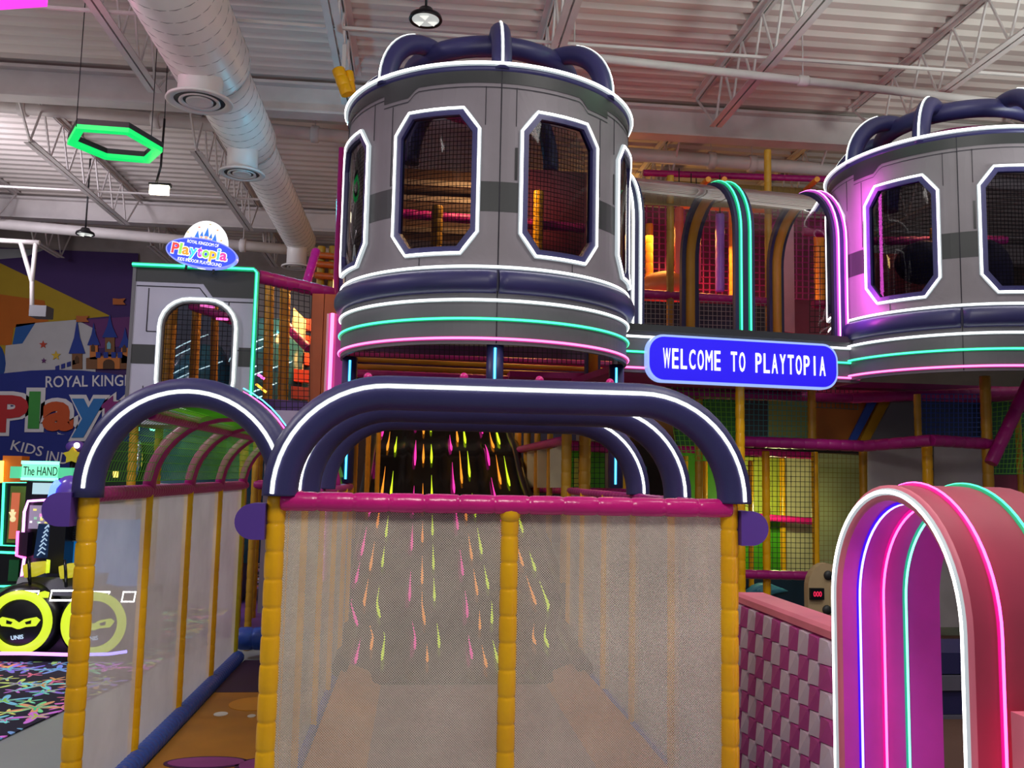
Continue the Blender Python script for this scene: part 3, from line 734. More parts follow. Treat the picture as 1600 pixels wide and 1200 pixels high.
for k in range(4):
    y0, y1 = WY[k]+.03, WY[k+1]-.03; nt = MB()
    for i in range(22):
        y = y0+(y1-y0)*i/21; nt.tube([(xc+rr_*.97*cos(radians(a)), y, RZ+rr_*.97*sin(radians(a))) for a in range(4, 177, 12)], 0.0019, 3, smooth=False, caps=False)
    for a in range(4, 178, 7):
        nt.tube([(xc+rr_*.97*cos(radians(a)), y0, RZ+rr_*.97*sin(radians(a))), (xc+rr_*.97*cos(radians(a)), y1, RZ+rr_*.97*sin(radians(a)))], 0.0019, 3, smooth=False, caps=False)
    WK.part('roof_net', nt, GNET, kind='stuff')
    cv = MB(); aa = list(range(10, 113, 6)); vs = [(xc+rr_*cos(radians(a)), y, RZ+.01+rr_*sin(radians(a))) for a in aa for y in (y0, y1)]
    cv.add(vs, [(2*i, 2*i+1, 2*i+3, 2*i+2) for i in range(len(aa)-1)], True); WK.part('roof_cover', cv, GVEIL)
WK.part('floor_mat', MB().box((WX0+.08, WY[0], 0), (WX1, 7.4, .02)), mat('amber_play_mat', '#b8791c', .55, vary=.25, vscale=1.5))
def disc(c, rx, ry, z0, z1, n=28): return MB().prism([(rx*cos(2*pi*i/n), ry*sin(2*pi*i/n)) for i in range(n)], (c[0], c[1], z0), (1,0,0), (0,1,0), (0,0,z1-z0))
VIO = mat('violet_print', '#4a1450', .6); ORC = mat('orchid_print', '#a0449a', .6); AMB = mat('amber_print', '#d8901c', .6); PLUM = mat('plum_play_mat', '#3a2040', .6)
WK.part('floor_print', MB().box((WX0+.08, 6.35, .02), (WX1, 7.4, .022)), PLUM)
def F0(px, py):
    d = rt*((px-800)/FPX)+up*(-(py-600)/FPX)+fw; t = (.02-EYE)/d.z; return (d.x*t, d.y*t)
for c, rx, ry, m_ in ((F0(322, 1192), .21, .1, (VIO, ORC)), (F0(408, 1196), .13, .12, (VIO, ORC)), (F0(398, 1100), .16, .17, (AMB, AMB)), (F0(345, 1116), .042, .05, (WHITE, WHITE)), (F0(393, 1119), .024, .035, (WHITE, WHITE))):
    WK.part('floor_print', disc(c, rx, ry, .02, .023), m_[0])
    if m_[0] is VIO: WK.part('floor_print', disc(c, rx-.02, ry-.02, .023, .025), m_[1])
epo = P(384, 700, 7.95); ep1 = P(470, 700, 7.95)
WK.part('end_panel', MB().box((WX0+.07, 7.95, .3), (ep1.x, 7.97, P(400, 640, 7.95).z)), mat('lavender_panel', '#a49ab4', .6)); WK.part('end_post', MB().pad((P(396, 800, 7.9).x, 7.9, 0), (P(396, 800, 7.9).x, 7.9, P(396, 640, 7.9).z), .03, .12, 8, .08), YELD)
WK.part('end_rail', MB().pad((WX0, 7.9, RZ), (ep1.x, 7.9, RZ), .04, .1, 8), MAG)
WK.part('end_step', MB().pad((WX0, 7.55, .16), (WX1, 7.55, .16), .09, .12, 10), BLUE)

# ================================================================ ROSE ARCH PORTAL AND LOW TILED WALL
PX0, PX1, PYc, PRo, PRi, PSP = 1.70, 2.13, 3.11, .46, .405, 1.035
PT = Thing('arch_portal', 'short rose tunnel arch with neon hoops at right front', 'arch', (1.85, PYc, 0))
def hoop(r, n=24, zb=0.0): return [(-r, zb)]+[(-r*cos(pi*i/n), PSP+r*sin(pi*i/n)) for i in range(n+1)]+[(r, zb)]
o_ = hoop(PRo); i_ = hoop(PRi)
def strip(lo, x0, x1, y_sign=1):
    n = len(lo); vs = [(x0, PYc+a, z) for a, z in lo]+[(x1, PYc+a, z) for a, z in lo]
    return MB().add(vs, [(i, i+1, n+i+1, n+i) for i in range(n-1)], True)
PT.part('outer_skin', strip(o_, PX0+.015, PX1), mat('coral_vinyl', '#b04058', .5))
PT.part('inner_lining', strip(i_, PX0+.015, PX1), LED_TINT)
for x, s in ((PX0, 1), (PX1, -1)):
    mid = hoop((PRo+PRi)/2); n = len(o_); mb = MB()
    rows = [(o_, x+.015*s), ([(a*.985, z) for a, z in o_], x), ([(a*1.015, z) for a, z in i_], x), (i_, x+.015*s)]
    mb.add([(xx, PYc+a, z) for lo, xx in rows for a, z in lo], [(j*n+i, j*n+i+1, (j+1)*n+i+1, (j+1)*n+i) for j in range(3) for i in range(n-1)], True)
    PT.part('face_ring', mb, ROSE)
def hoopneon(x, r, m_, dr=0, dx=0, rad=.0052): neon(PT, [(x, PYc+a, z) for a, z in hoop(r, 32, .01)], [(x+dx, PYc+a, z) for a, z in hoop(r+dr, 32, .01)], rad, rad*1.9, m_, upv=(1,0,0))
hoopneon(PX0-.008, (PRo+PRi)/2+.004, N_WHITE, 0, .009, .0068)
for x, m_ in ((1.80, N_HOT), (1.985, N_GREEN)): hoopneon(x, PRo+.009, m_, -.007, 0)
for x, m_ in ((1.785, N_BLUE), (1.885, N_HOT), (1.98, N_TEAL)): hoopneon(x, PRi-.009, m_, .007, 0)
for lo in (o_, i_): pass
LW = Thing('low_wall', 'low padded wall of pink and white tiles behind the rose arch', 'wall', (1.73, 4.15, 0))
LWx, LWy0, LWy1, LWz = 1.725, 3.575, 4.72, .86
LW.part('wall_core', MB().box((LWx, LWy0, 0), (LWx+.13, LWy1, LWz)), MAG)
cp = MB(); cp.prism([(-.015, 0), (.155, 0), (.155, .03), (.14, .045), (0, .045), (-.015, .03)], (LWx, LWy0, LWz), (1,0,0), (0,0,1), (0, LWy1-LWy0+.02, 0)); LW.part('coping', cp, ROSE)
TW, TH = .098, .104
tv = [(0, 0, 0), (0, TW, 0), (0, TW, TH), (0, 0, TH), (-.003, .002, .002), (-.031, TW-.002, .002), (-.022, TW-.002, TH-.002), (-.031, .002, TH-.002)]
def tile_mesh(nm, mt):
    return MB().add(tv, [(0, 1, 5, 4), (1, 2, 6, 5), (2, 3, 7, 6), (3, 0, 4, 7), (4, 5, 7), (5, 6, 7)]).mesh(nm, mt)
tA = tile_mesh('tile', mat('orchid_tile', '#b8448f', .55)); tB = tile_mesh('pale_tile', mat('pale_tile', '#d8c4d4', .55))
for r in range(8):
    for c in range(12):
        ob = bpy.data.objects.new('tile', tA if (r+c) % 2 else tB); COL.objects.link(ob); ob.parent = LW.e
        ob.location = Vector((LWx, LWy0+.03+c*.102, LWz-.008-(r+1)*.106))-LW.o
# pink block at the frame edge; LED light on it put in as emission
pk = Thing('pink_block', 'small LED-lit pink block at the bottom right edge', 'block', P(1594, 1170, 2.55))
c = P(1606, 1165, 2.5); c.x += .06; pk.part('block_body', MB().box((c.x-.04, c.y-.1, 0), (c.x+.12, c.y+.1, c.z+.07)), ROSE)
pk.part('led_lit_face', MB().box((c.x-.045, c.y-.104, c.z-.28), (c.x+.12, c.y-.1, c.z+.06)), emis('pink_led_light', (1, .02, .3), .75)); pk.part('glow_strip', MB().tube([(c.x-.05, c.y-.1, c.z-.3), (c.x-.05, c.y-.1, c.z+.02)], .008, 6), N_HOT)
# ================================================================ LEFT TOWER WITH LIT BADGE
TY = 8.4
TX0, TX1, TZ = -2.62, -1.535, 3.36
TW_ = Thing('grey_tower', 'flat grey tower with green neon edge and round-cornered window', 'tower', ((TX0+TX1)/2, TY, 0))
wx0, wx1, wz0, wz1 = -2.385, -1.70, 2.05, 3.06
def rrect(x0, x1, z0, z1, r, n=6):
    out = []
    for cx, cz, a0 in ((x1-r, z1-r, 0), (x0+r, z1-r, 90), (x0+r, z0+r, 180), (x1-r, z0+r, 270)):
        for i in range(n+1): a = radians(a0+90*i/n); out.append((cx+r*cos(a), cz+r*sin(a)))
    return out
inn = rrect(wx0, wx1, wz0, wz1, .26)
def proj_rect(lo, x0, x1, z0, z1):
    cx, cz = (wx0+wx1)/2, (wz0+wz1)/2; out = []
    for x, z in lo:
        dx, dz = x-cx, z-cz; t = 1e9
        if dx > 1e-6: t = min(t, (x1-cx)/dx)
        if dx < -1e-6: t = min(t, (x0-cx)/dx)
        if dz > 1e-6: t = min(t, (z1-cz)/dz)
        if dz < -1e-6: t = min(t, (z0-cz)/dz)
        out.append((cx+dx*t, cz+dz*t))
    # snap the nearest loop points onto the corners
    for c in ((x0,z0),(x1,z0),(x0,z1),(x1,z1)):
        j = min(range(len(out)), key=lambda k: (out[k][0]-c[0])**2+(out[k][1]-c[1])**2); out[j] = c
    return out
TW_.part('front_panel', MB().ring(proj_rect(inn, TX0, TX1, 1.9, TZ), inn, (0, TY, 0), (1,0,0), (0,0,1), (0,.05,0)), mat('blue_grey_panel', '#a3a2b4', .5, vary=.05))
TW_.part('side_panel', MB().box((TX0-.03, TY-.01, 1.9), (TX0, TY+.9, TZ)), GREYM)
wf = TW_.part('window_frame', MB().ring(inn, rrect(wx0+.035, wx1-.035, wz0+.035, wz1-.035, .23), (0, TY-.02, 0), (1,0,0), (0,0,1), (0,.07,0)), GREYM)
neon(TW_, [(x, TY-.034, z) for x, z in inn], [(x, TY-.02, z) for x, z in inn], .0105, .021, N_WHITE, wf, closed=True, upv=(0,1,0))
g = rrect(wx0+.035, wx1-.035, wz0+.035, wz1-.035, .23); TW_.part('window_glass', MB().prism(g, (0, TY+.01, 0), (1,0,0), (0,0,1), (0,.006,0)), GLASS, wf)
TW_.part('window_net', MB().net((wx0, TY+.06, wz0), (wx1, TY+.06, wz0), (wx1, TY+.06, wz1), (wx0, TY+.06, wz1), .045, .003), DNET, wf)
for px_ in (TX0+.05, TX1-.05):
    for py_ in (TY+.06, TY+.85): TW_.part('tower_leg', MB().pad((px_, py_, .01), (px_, py_, 1.92), .04, .12, 8, .08), YELD)
TW_.part('tower_deck', MB().box((TX0, TY+.02, 1.9), (TX1, TY+.9, 1.95)), MAG)
zb1, zb2 = P(220, 538, TY).z, P(220, 568, TY).z
for x0, x1 in ((TX0, wx0-.03), (wx1+.03, TX1)): TW_.part('stripe_band', MB().box((x0, TY-.004, zb2), (x1, TY, zb1)), GREYD)
TW_.part('top_band', MB().prism([(TX0, TZ), (TX0, TZ-.15), (-2.02, TZ-.15), (-1.93, TZ-.27), (TX1, TZ-.27), (TX1, TZ)], (0, TY-.004, 0), (1,0,0), (0,0,1), (0,.004,0)), GREYD)
for x0, z0, x1, z1 in ((-2.5, 3.15, -2.5, 2.75), (-2.5, 2.75, -2.38, 2.75), (-1.78, 3.05, -1.78, 2.9), (-1.69, 2.6, -1.54, 2.6), (-2.5, 2.25, -2.5, 1.9), (-2.61, 3.17, -2.05, 3.17), (-2.05, 3.17, -1.95, 3.05), (-1.95, 3.05, -1.54, 3.05)):
    TW_.part('panel_line', MB().tube([(x0, TY-.002, z0), (x1, TY-.002, z1)], .005, 4), LINE)
pth = lambda y: [(TX0-.03, y, TZ), (TX1-.03, y, TZ), (TX1, y, TZ-.03), (TX1, y, 1.9)]
neon(TW_, pth(TY-.04), pth(TY-.025), .0105, .022, N_GREEN, upv=(0,1,0))
# lit oval badge on the roof edge
bc = P(318, 384, TY-.1); sxm = (TY)/FPX*1.02      # metres per pixel there
BD = Thing('badge_sign', 'lit oval sign with white dome standing on the grey tower', 'sign', bc-Vector((0,0,.2)))
tilt = radians(-7); ux = Vector((cos(tilt), 0, sin(tilt))); uz = Vector((-sin(tilt), 0, cos(tilt)))
BY = Vector((0, -1, 0))
def bpnt(x, y, d=0): return bc+ux*x*sxm+uz*y*sxm+BY*d
ell = lambda a, b, n=40: [(a*cos(2*pi*i/n), b*sin(2*pi*i/n)) for i in range(n)]
def bpoly(poly, d0, d1): return MB().prism([(x*sxm, y*sxm) for x, y in poly], bc+BY*d0, ux, uz, BY*(d1-d0))
S_WHITE = emis('sign_white', (1, 1, 1), 1.15); S_BLUE = emis('sign_royal_blue', (.02, .06, .85), 1.1)
BD.part('dome', bpoly([(x+2, y+2) for x, y in ell(33, 37)], -.03, -.005), S_WHITE)
BD.part('oval', bpoly([(x, y-12) for x, y in ell(52.5, 22.5)], -.05, .02), emis('sign_rim', (.25, .3, 1), 1.0))
BD.part('oval_face', bpoly([(x, y-12) for x, y in ell(50.5, 20.5)], .02, .024), S_BLUE)
for cx, h0, hh, ww in ((-12, 11, 11, 3.6), (-5.5, 14, 8, 2.6), (1.5, 15, 14, 3.8), (8, 13, 8, 2.6), (14, 10, 11, 3.6)):
    BD.part('spire', bpoly([(cx-ww, h0), (cx+ww, h0), (cx, h0+hh)], -.005, .0), emis('spire_blue', (.02, .2, .8), .9))
    BD.part('turret_wall', bpoly([(cx-ww*.6, 5), (cx+ww*.6, 5), (cx+ww*.6, h0), (cx-ww*.6, h0)], -.005, -.001), emis('castle_peach', (1, .5, .3), .9))
for cx, cy, cc in ((-11, 27, (1, .2, .1)), (-26, 17, (1, .6, .1)), (16, 27, (.8, .3, .1)), (24, 12, (1, .5, .1)), (4, 34, (.6, .5, .2)), (-20, 10, (.4, .4, 1))):
    BD.part('confetti', bpoly([(cx-1.5, cy-1), (cx+1.5, cy-.6), (cx+1.2, cy+1), (cx-1.2, cy+.8)], -.005, .0), emis('confetti_%d' % int(cx+50), cc, .8))
BD.part('castle_wall', bpoly([(-15, 2), (17, 2), (17, 6), (-15, 6)], -.005, .002), emis('castle_peach2', (1, .35, .25), .9))
BD.part('lettering', text_mb('ROYAL KINGDOM OF', 46*sxm, 5*sxm, .004, bpnt(-23, 0, .024), ux, uz, BY), S_WHITE)
BD.part('lettering', text_mb('KIDS INDOOR PLAYGROUND', 64*sxm, 5*sxm, .004, bpnt(-32, -28.5, .024), ux, uz, BY), S_WHITE)
x = -43; lets = list(zip('Playtopia', (10.5, 4, 10.5, 11, 7, 10.5, 10.5, 4, 10.5), ((1,.05,.05), (.3,.9,.1), (1,.35,.02), (.05,.7,1), (.6,.05,.6), (.3,.9,.1), (1,.55,.02), (.1,.6,.9), (.85,.05,.4))))
def lett(ch, wpx, x, ybase, H, m_, put, grow, d):
    hh = {'P': 1, 'l': 1.05, 'y': 1, 't': .92, 'p': 1, 'i': 1.05, 'a': .74, 'o': .74}[ch]*H
    y = ybase-(.27*H if ch in 'yp' else 0)
    return put(ch, x, y, wpx, hh, m_, grow, d)
for ch, wd, cc in lets:
    for grow, d, mm in ((1.3, .025, S_WHITE), (0, .031, emis('letter_'+ch+str(int(x+50)), cc, 1.0))):
        def put(ch, x, y, w2, h2, m_, gr, dd): return text_mb(ch, (w2+gr*2)*sxm, (h2+gr*2)*sxm, .005, bpnt(x-gr, y-gr, dd), ux, uz, BY, bold=.03+.015*gr)
        BD.part('letter' if grow == 0 else 'letter_outline', lett(ch, wd, x, -19, 16, mm, put, grow, d), mm)
    x += wd+.3
for q in (-20, 20): BD.part('sign_foot', MB().tube([bpnt(q, -30, -.02), bpnt(q, -40, -.02)], .012, 6), GREYD)

# ================================================================ NETTED STAIR TOWER BETWEEN GREY TOWER AND TURRET
NT = Thing('stair_tower', 'netted stair tower with spiral slide between grey tower and turret', 'play tower', P(450, 700, 9.2)*1.0)
NT.o.z = 0; NT.e.location = NT.o
def post(T, px, pa, pb, Y, r, mt, pitch=.13, nm='post', n=8):
    a = P(px[0] if isinstance(px, tuple) else px, pb, Y); b = P(px[1] if isinstance(px, tuple) else px, pa, Y)
    b.x = a.x if not isinstance(px, tuple) else b.x
    if pb >= 780 and a.z > .02: a = a+(a-b)*((a.z-.01)/max(.01, b.z-a.z)) if isinstance(px, tuple) else Vector((a.x, a.y, .01))   # stands on the floor
    return T.part(nm, MB().pad(a, b, r, pitch, n, .06), mt)
def netq(T, q, Y, pitch, mt, r=.004, nm='net'):
    pts = [P(p[0], p[1], p[2] if len(p) > 2 else Y) for p in q]; return T.part(nm, MB().net(*pts, pitch, r), mt, kind='stuff')
def sheet(T, q, Y, mt, nm='panel', th=.03):
    pts = [P(p[0], p[1], p[2] if len(p) > 2 else Y) for p in q]; mb = MB(); n = len(pts)
    mb.add(pts+[p+Vector((0, th, 0)) for p in pts], [tuple(range(n)), tuple(range(2*n-1, n-1, -1))]+[(i, (i+1) % n, n+(i+1) % n, n+i) for i in range(n)])
    return T.part(nm, mb, mt)
def rail(T, a, b, r, mt, pitch=.12, nm='rail', n=8): return T.part(nm, MB().pad(P(*a), P(*b), r, pitch, n, .06), mt)
rail(NT, (404, 432, 8.5), (520, 459, 8.9), .065, MAG)
netq(NT, [(400, 655, 8.5), (484, 655, 8.7), (484, 455, 8.7), (405, 440, 8.5)], 8.5, .055, DNET)
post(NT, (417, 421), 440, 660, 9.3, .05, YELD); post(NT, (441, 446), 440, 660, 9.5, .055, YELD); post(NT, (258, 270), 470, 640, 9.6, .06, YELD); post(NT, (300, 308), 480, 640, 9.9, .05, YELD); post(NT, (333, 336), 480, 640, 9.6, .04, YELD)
sheet(NT, [(448, 640), (470, 640), (478, 500), (458, 480)], 10.4, CREAM)
for i in range(5):
    y = 622-i*27; sheet(NT, [(455+i*4, y, 10.0+.2*i), (486, y+3, 10.0+.2*i), (486, y-16, 10.0+.2*i), (455+i*4, y-19, 10.0+.2*i)], 10, mat('coral_step', '#e05a38', .4), 'step', .2)
rail(NT, (447, 508, 9.8), (482, 545, 9.6), .05, MAG)
sheet(NT, [(398, 700), (490, 700), (490, 628), (398, 622)], 9.0, PURP, 'lower_panel')
# spiral slide tube, LED reflections drawn on it as emissive cyan lines
cS = P(422, 560, 10.6); cS.z = 0
NT.part('spiral_slide', MB().tube([(cS.x, cS.y, .5), (cS.x, cS.y, 2.9), (cS.x, cS.y, 3.25)], [.45, .45, .2], 24), mat('teal_tube', '#2c5f74', .15))
cS2 = P(318, 560, 10.8)
NT.part('spiral_slide', MB().tube([(cS2.x, cS2.y, .5), (cS2.x, cS2.y, 2.6), (cS2.x, cS2.y, 2.95)], [.42, .42, .2], 24), mat('teal_tube', '#2c5f74', .15))
for c0, r0 in ((cS, .46), (cS2, .43)):
    for k in range(7):
        z = 1.9+k*.14+(.05 if k % 2 else 0)
        NT.part('light_line', MB().tube([(c0.x+r0*cos(radians(a)), c0.y+r0*sin(radians(a)), z+(a-200)/300) for a in range(200+13*(k % 3), 262+17*(k % 4), 8)], .007, 5), emis('cyan_led_reflection', (.6, .95, 1), 1.5))
for a, b, m_ in (((403, 585), (413, 592), N_HOT), ((400, 600), (416, 613), emis('amber_line', (1, .5, .05), 2)), ((313, 477), (335, 480), N_PINK), ((338, 498), (357, 499), N_PINK)):
    NT.part('light_line', MB().tube([P(*a, 9.0), P(*b, 9.0)], .012, 6), m_)
sheet(NT, [(205, 640), (400, 640), (400, 440), (215, 440)], 12.4, mat('slate_backdrop', '#5f6878', .6), 'back_panel')
NT.part('floor_panel', MB().box((-1.9, 8.5, 0), (-.95, 12.4, .06)), PURP)
rail(NT, (300, 478, 9.9), (362, 500, 9.2), .05, MAG)
# tall orange and purple boards beside the turret
OB = Thing('orange_board', 'tall orange board standing just left of the big turret', 'board', P(505, 700, 8.75))
OB.o.z = 0; OB.e.location = OB.o
a = P(484, 560, 8.75); b = P(503, 560, 8.75); c = P(532, 560, 8.75)
ztop = P(500, 459, 8.75).z
OB.part('board', MB().box((a.x, 8.75, 0), (b.x-.004, 8.82, ztop)), ORANGE); OB.part('board', MB().box((b.x+.004, 8.75, 0), (c.x, 8.82, ztop)), ORANGE)
PB = Thing('purple_column', 'tall purple column behind the left edge of the big turret', 'column', P(535, 700, 9.6)); PB.o.z = 0; PB.e.location = PB.o
a = P(527, 400, 9.6); PB.part('column_board', MB().box((a.x, 9.6, 0), (a.x+.1, 9.75, P(530, 232, 9.6).z)), PURP)
PB.part('trim', MB().tube([(a.x, 9.58, 0), (a.x, 9.58, P(530, 232, 9.6).z)], .03, 8), MAG)
a = P(520, 490, 7.75); b = P(513, 625, 7.75)
NP = Thing('neon_pole', 'upright pink neon tube left of the big turret skirt', 'neon light', (a.x, 7.75, 0))
NP.part('pole', MB().box((a.x+.035, 7.76, 0), (a.x+.10, 7.86, a.z)), LED_TINT); neon(NP, [(a.x, 7.735, .6), (a.x, 7.735, a.z)], [(a.x, 7.76, .6), (a.x, 7.76, a.z)], .016, .034, N_PINK)
NP.part('backing', MB().box((a.x-.05, 7.76, 0), (a.x+.035, 7.82, a.z)), ROSEL)
# upper things behind: yellow clamp, orange roof rails above left of turret
YP = Thing('yellow_strut', 'yellow padded strut end by the top left of the big turret', 'strut', P(537, 130, 9.2))
YP.part('strut_pad', MB().pad(P(528, 108, 9.2), P(543, 148, 9.2), .07, .1, 10), YEL); YP.part('strut_pad', MB().pad(P(545, 112, 9.25), P(549, 146, 9.25), .05, .1, 8), YEL)
YP.part('strut_rod', MB().bar(P(537, 108, 9.2), (P(537, 108, 9.2).x, 9.2, ZB), .04), STEEL)
FN = Thing('far_frame', 'distant orange lit play frame under the end of the air duct', 'play frame', P(500, 440, 13)); 
for y in (398, 412, 430): rail(FN, (492, y, 13.2), (535, y+4, 13.2), .05, mat('orange_pad', '#d06020', .4))
for x in (497, 515): post(FN, x, 385, 520, 13.3, .06, YELD)
rail(FN, (494, 392, 11.5), (478, 446, 11.2), .06, PINK)
sheet(FN, [(484, 520), (540, 520), (540, 400), (490, 400)], 13.6, mat('umber_panel', '#5a3a28', .6))

# ================================================================ BIG CLIMBING FRAME BEHIND
CF = Thing('climbing_frame', 'large netted soft play frame with yellow posts behind the turrets', 'play frame', (3.2, 9.5, 0))
UR = Thing('upper_playroom', 'netted upper play room glowing amber and pink behind the clear bridge windows', 'play room', (3.0, 10.5, 2.6))
# upper room seen through the bridge windows
post(UR, 1047, 275, 520, 9.6, .043, YELD); post(UR, 1202, 235, 530, 9.6, .043, YELD)
post(UR, 1014, 350, 520, 11.0, .05, mat('amber_pad', '#f0a020', .4)); post(UR, 1145, 325, 470, 11.3, .05, mat('amber_pad', '#f0a020', .4)); post(UR, 1281, 365, 475, 11.0, .07, mat('amber_pad', '#f0a020', .4))
rail(UR, (1004, 459, 9.6), (1203, 472, 9.6), .052, MAG)
rail(UR, (1270, 475, 9.7), (1330, 478, 9.7), .05, MAG); rail(UR, (1255, 362, 9.7), (1330, 368, 9.7), .05, MAG)
rail(UR, (1060, 320, 11.2), (1200, 328, 11.2), .05, mat('amber_pad', '#f0a020', .4))
for px, y0, y1, h in ((1061, 325, 435, '#f06048'), (1080, 333, 450, '#70d030'), (1125, 335, 455, '#a070e8'), (1088, 340, 440, '#e04880')):
    a = P(px, y0, 10.4); b = P(px, y1, 10.4); nd = Thing('hanging_bolster', {'#f06048': 'coral', '#70d030': 'green', '#a070e8': 'violet', '#e04880': 'pink'}[h]+' foam bolster hanging behind the clear bridge window', 'bolster', b)
    nd.part('bolster_body', MB().pad(b, a, .055, .16, 10, .04), mat('foam_'+h[1:], h, .4)); nd.part('strap', MB().tube([a, (a.x, a.y, a.z+.5)], .008, 5), DNET)
mb = MB().sphere(P(1040, 452, 10.6), .36, 16, 10, (1, 1, .6)); single('foam_mound', mb, mat('tan_foam', '#c86a30', .5), 'tan foam mound behind the left bridge window', 'foam mound', P(1040, 452, 10.6))
sheet(UR, [(1205, 515), (1242, 520), (1240, 330), (1205, 358)], 9.9, ROSEL, 'slide_wall'); rail(UR, (1200, 360, 9.9), (1243, 325, 9.9), .035, MAG)
netq(UR, [(1003, 520), (1202, 525), (1202, 475), (1003, 467)], 9.5, .05, WNET)
netq(UR, [(1000, 460, 12), (1330, 470, 12), (1330, 330, 12), (1000, 310, 12)], 12, .09, MAG, .012)
netq(UR, [(1008, 320, 9.4), (1340, 330, 9.4), (1340, 300, 12), (1008, 280, 12)], 9.5, .075, ONET, .006)
netq(UR, [(1265, 520), (1330, 520), (1330, 385), (1265, 385)], 9.5, .06, DNET, .005)
sheet(UR, [(960, 560), (1340, 575), (1340, 345), (960, 320)], 12.8, mat('wine_backdrop', '#7a2c48', .6), 'back_panel')
sheet(UR, [(1003, 525), (1204, 530), (1204, 478), (1003, 470)], 9.9, mat('navy_backdrop', '#20263c', .6), 'kick_panel')
rail(UR, (1005, 270, 12.5), (1345, 282, 12.5), .05, MAG)
for x in (1085, 1110, 1255): rail(UR, (x, 300, 12.3), (x+22, 280, 10), .035, mat('amber_pad', '#f0a020', .4))
for x0, x1, y in ((1125, 1148, 293), (1060, 1090, 297)): UR.part('tube_light', MB().tube([P(x0, y, 11.6), P(x1, y+1, 11.6)], .03, 8), emis('warm_tube', (1, .8, .5), 3))
# mid deck, z about 2.6
netq(CF, [(970, 620), (1340, 640), (1340, 600), (970, 590)], 9.2, .05, TEAL)
CF.part('mid_deck', MB().box((.9, 8.95, 2.5), (7.2, 12.8, 2.56)), MAG)
rail(CF, (965, 612, 8.7), (1330, 622, 8.9), .05, MAG); rail(CF, (1330, 622, 8.9), (1640, 610, 8.9), .055, MAG)
# under-deck beams seen below the big turret
UB = Thing('deck_beams', 'purple deck edge with two yellow beams under the big turret', 'deck', P(760, 560, 9.3))
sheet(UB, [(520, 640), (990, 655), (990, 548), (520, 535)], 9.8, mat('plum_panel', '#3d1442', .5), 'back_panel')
rail(UB, (520, 560, 9.4), (985, 580, 9.4), .025, YELD, .3); rail(UB, (520, 571, 9.3), (985, 590, 9.3), .028, YELD, .3)
rail(UB, (520, 553, 9.5), (985, 571, 9.5), .04, MAG); rail(UB, (520, 582, 9.2), (985, 600, 9.2), .04, MAG)
netq(UB, [(530, 556), (960, 572), (960, 530), (530, 520)], 9.0, .05, DNET, .005)
# right lower part
post(CF, 1158, 590, 935, 8.0, .044, YEL); post(CF, 1199, 705, 990, 8.7, .04, YEL); post(CF, 1224, 716, 895, 10.2, .035, YEL); post(CF, 1276, 706, 935, 8.8, .036, YEL)
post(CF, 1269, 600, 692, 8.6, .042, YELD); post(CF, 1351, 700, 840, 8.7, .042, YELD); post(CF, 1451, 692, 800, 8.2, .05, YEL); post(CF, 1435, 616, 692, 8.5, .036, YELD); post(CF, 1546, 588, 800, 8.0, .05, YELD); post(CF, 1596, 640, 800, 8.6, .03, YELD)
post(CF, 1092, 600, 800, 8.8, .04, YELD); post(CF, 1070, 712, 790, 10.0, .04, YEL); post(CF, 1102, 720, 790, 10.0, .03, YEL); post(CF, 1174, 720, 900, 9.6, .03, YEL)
rail(CF, (1160, 690, 8.4), (1350, 697, 8.3), .055, MAG); rail(CF, (1350, 697, 8.3), (1455, 688, 7.8), .055, MAG); rail(CF, (1455, 688, 7.8), (1550, 694, 8.0), .055, MAG)
rail(CF, (1162, 897, 8.6), (1276, 900, 8.6), .045, MAG); rail(CF, (1165, 806, 10.0), (1275, 815, 10.0), .04, PINK); rail(CF, (1040, 700, 9.2), (1275, 712, 9.2), .04, PINK)
rail(CF, (1612, 590, 7.9), (1548, 724, 7.9), .06, MAG, .2, 'diagonal_brace', 10)
sheet(CF, [(1040, 800), (1170, 800), (1170, 712), (1040, 705)], 10.6, GREEN); sheet(CF, [(1160, 895), (1224, 895), (1224, 808), (1160, 806)], 10.3, GREEN)
sheet(CF, [(1160, 812), (1224, 812), (1224, 716), (1160, 714)], 10.35, LIME); sheet(CF, [(1226, 895), (1290, 895), (1290, 716), (1226, 716)], 10.3, CREAM)
netq(CF, [(1163, 895), (1272, 897), (1272, 706), (1163, 704)], 8.75, .05, DNET, .0035)
sheet(CF, [(1280, 930), (1352, 930), (1352, 712), (1280, 708)], 9.1, mat('sage_mesh_veil', '#b8bc98', .7, alpha=.85, two=True), 'screen'); netq(CF, [(1280, 930), (1350, 930), (1350, 710), (1280, 708)], 9.0, .05, ONET, .003)
for q in ([(1356, 980), (1446, 980), (1446, 700), (1356, 704)], [(1460, 980), (1540, 980), (1540, 700), (1460, 698)]): sheet(CF, q, 8.5, mat('pale_mesh_veil', '#c9c4c8', .7, alpha=.9, two=True), 'screen', .01)
sheet(CF, [(1276, 697), (1360, 697), (1396, 620), (1276, 612)], 9.2, mat('burnt_orange_panel', '#b06a22', .5)); sheet(CF, [(1322, 697), (1334, 697), (1372, 625), (1360, 622)], 9.15, BLUE, 'stripe'); sheet(CF, [(1340, 697), (1356, 697), (1396, 622), (1378, 620)], 9.15, YELD, 'stripe')
sheet(CF, [(1358, 694), (1432, 692), (1432, 620), (1396, 622)], 9.0, GREYM)
netq(CF, [(1163, 690), (1266, 690), (1266, 612), (1163, 606)], 8.7, .05, TEAL, .004); netq(CF, [(1060, 720), (1158, 720), (1158, 600), (1040, 595)], 8.7, .05, GNET, .004)
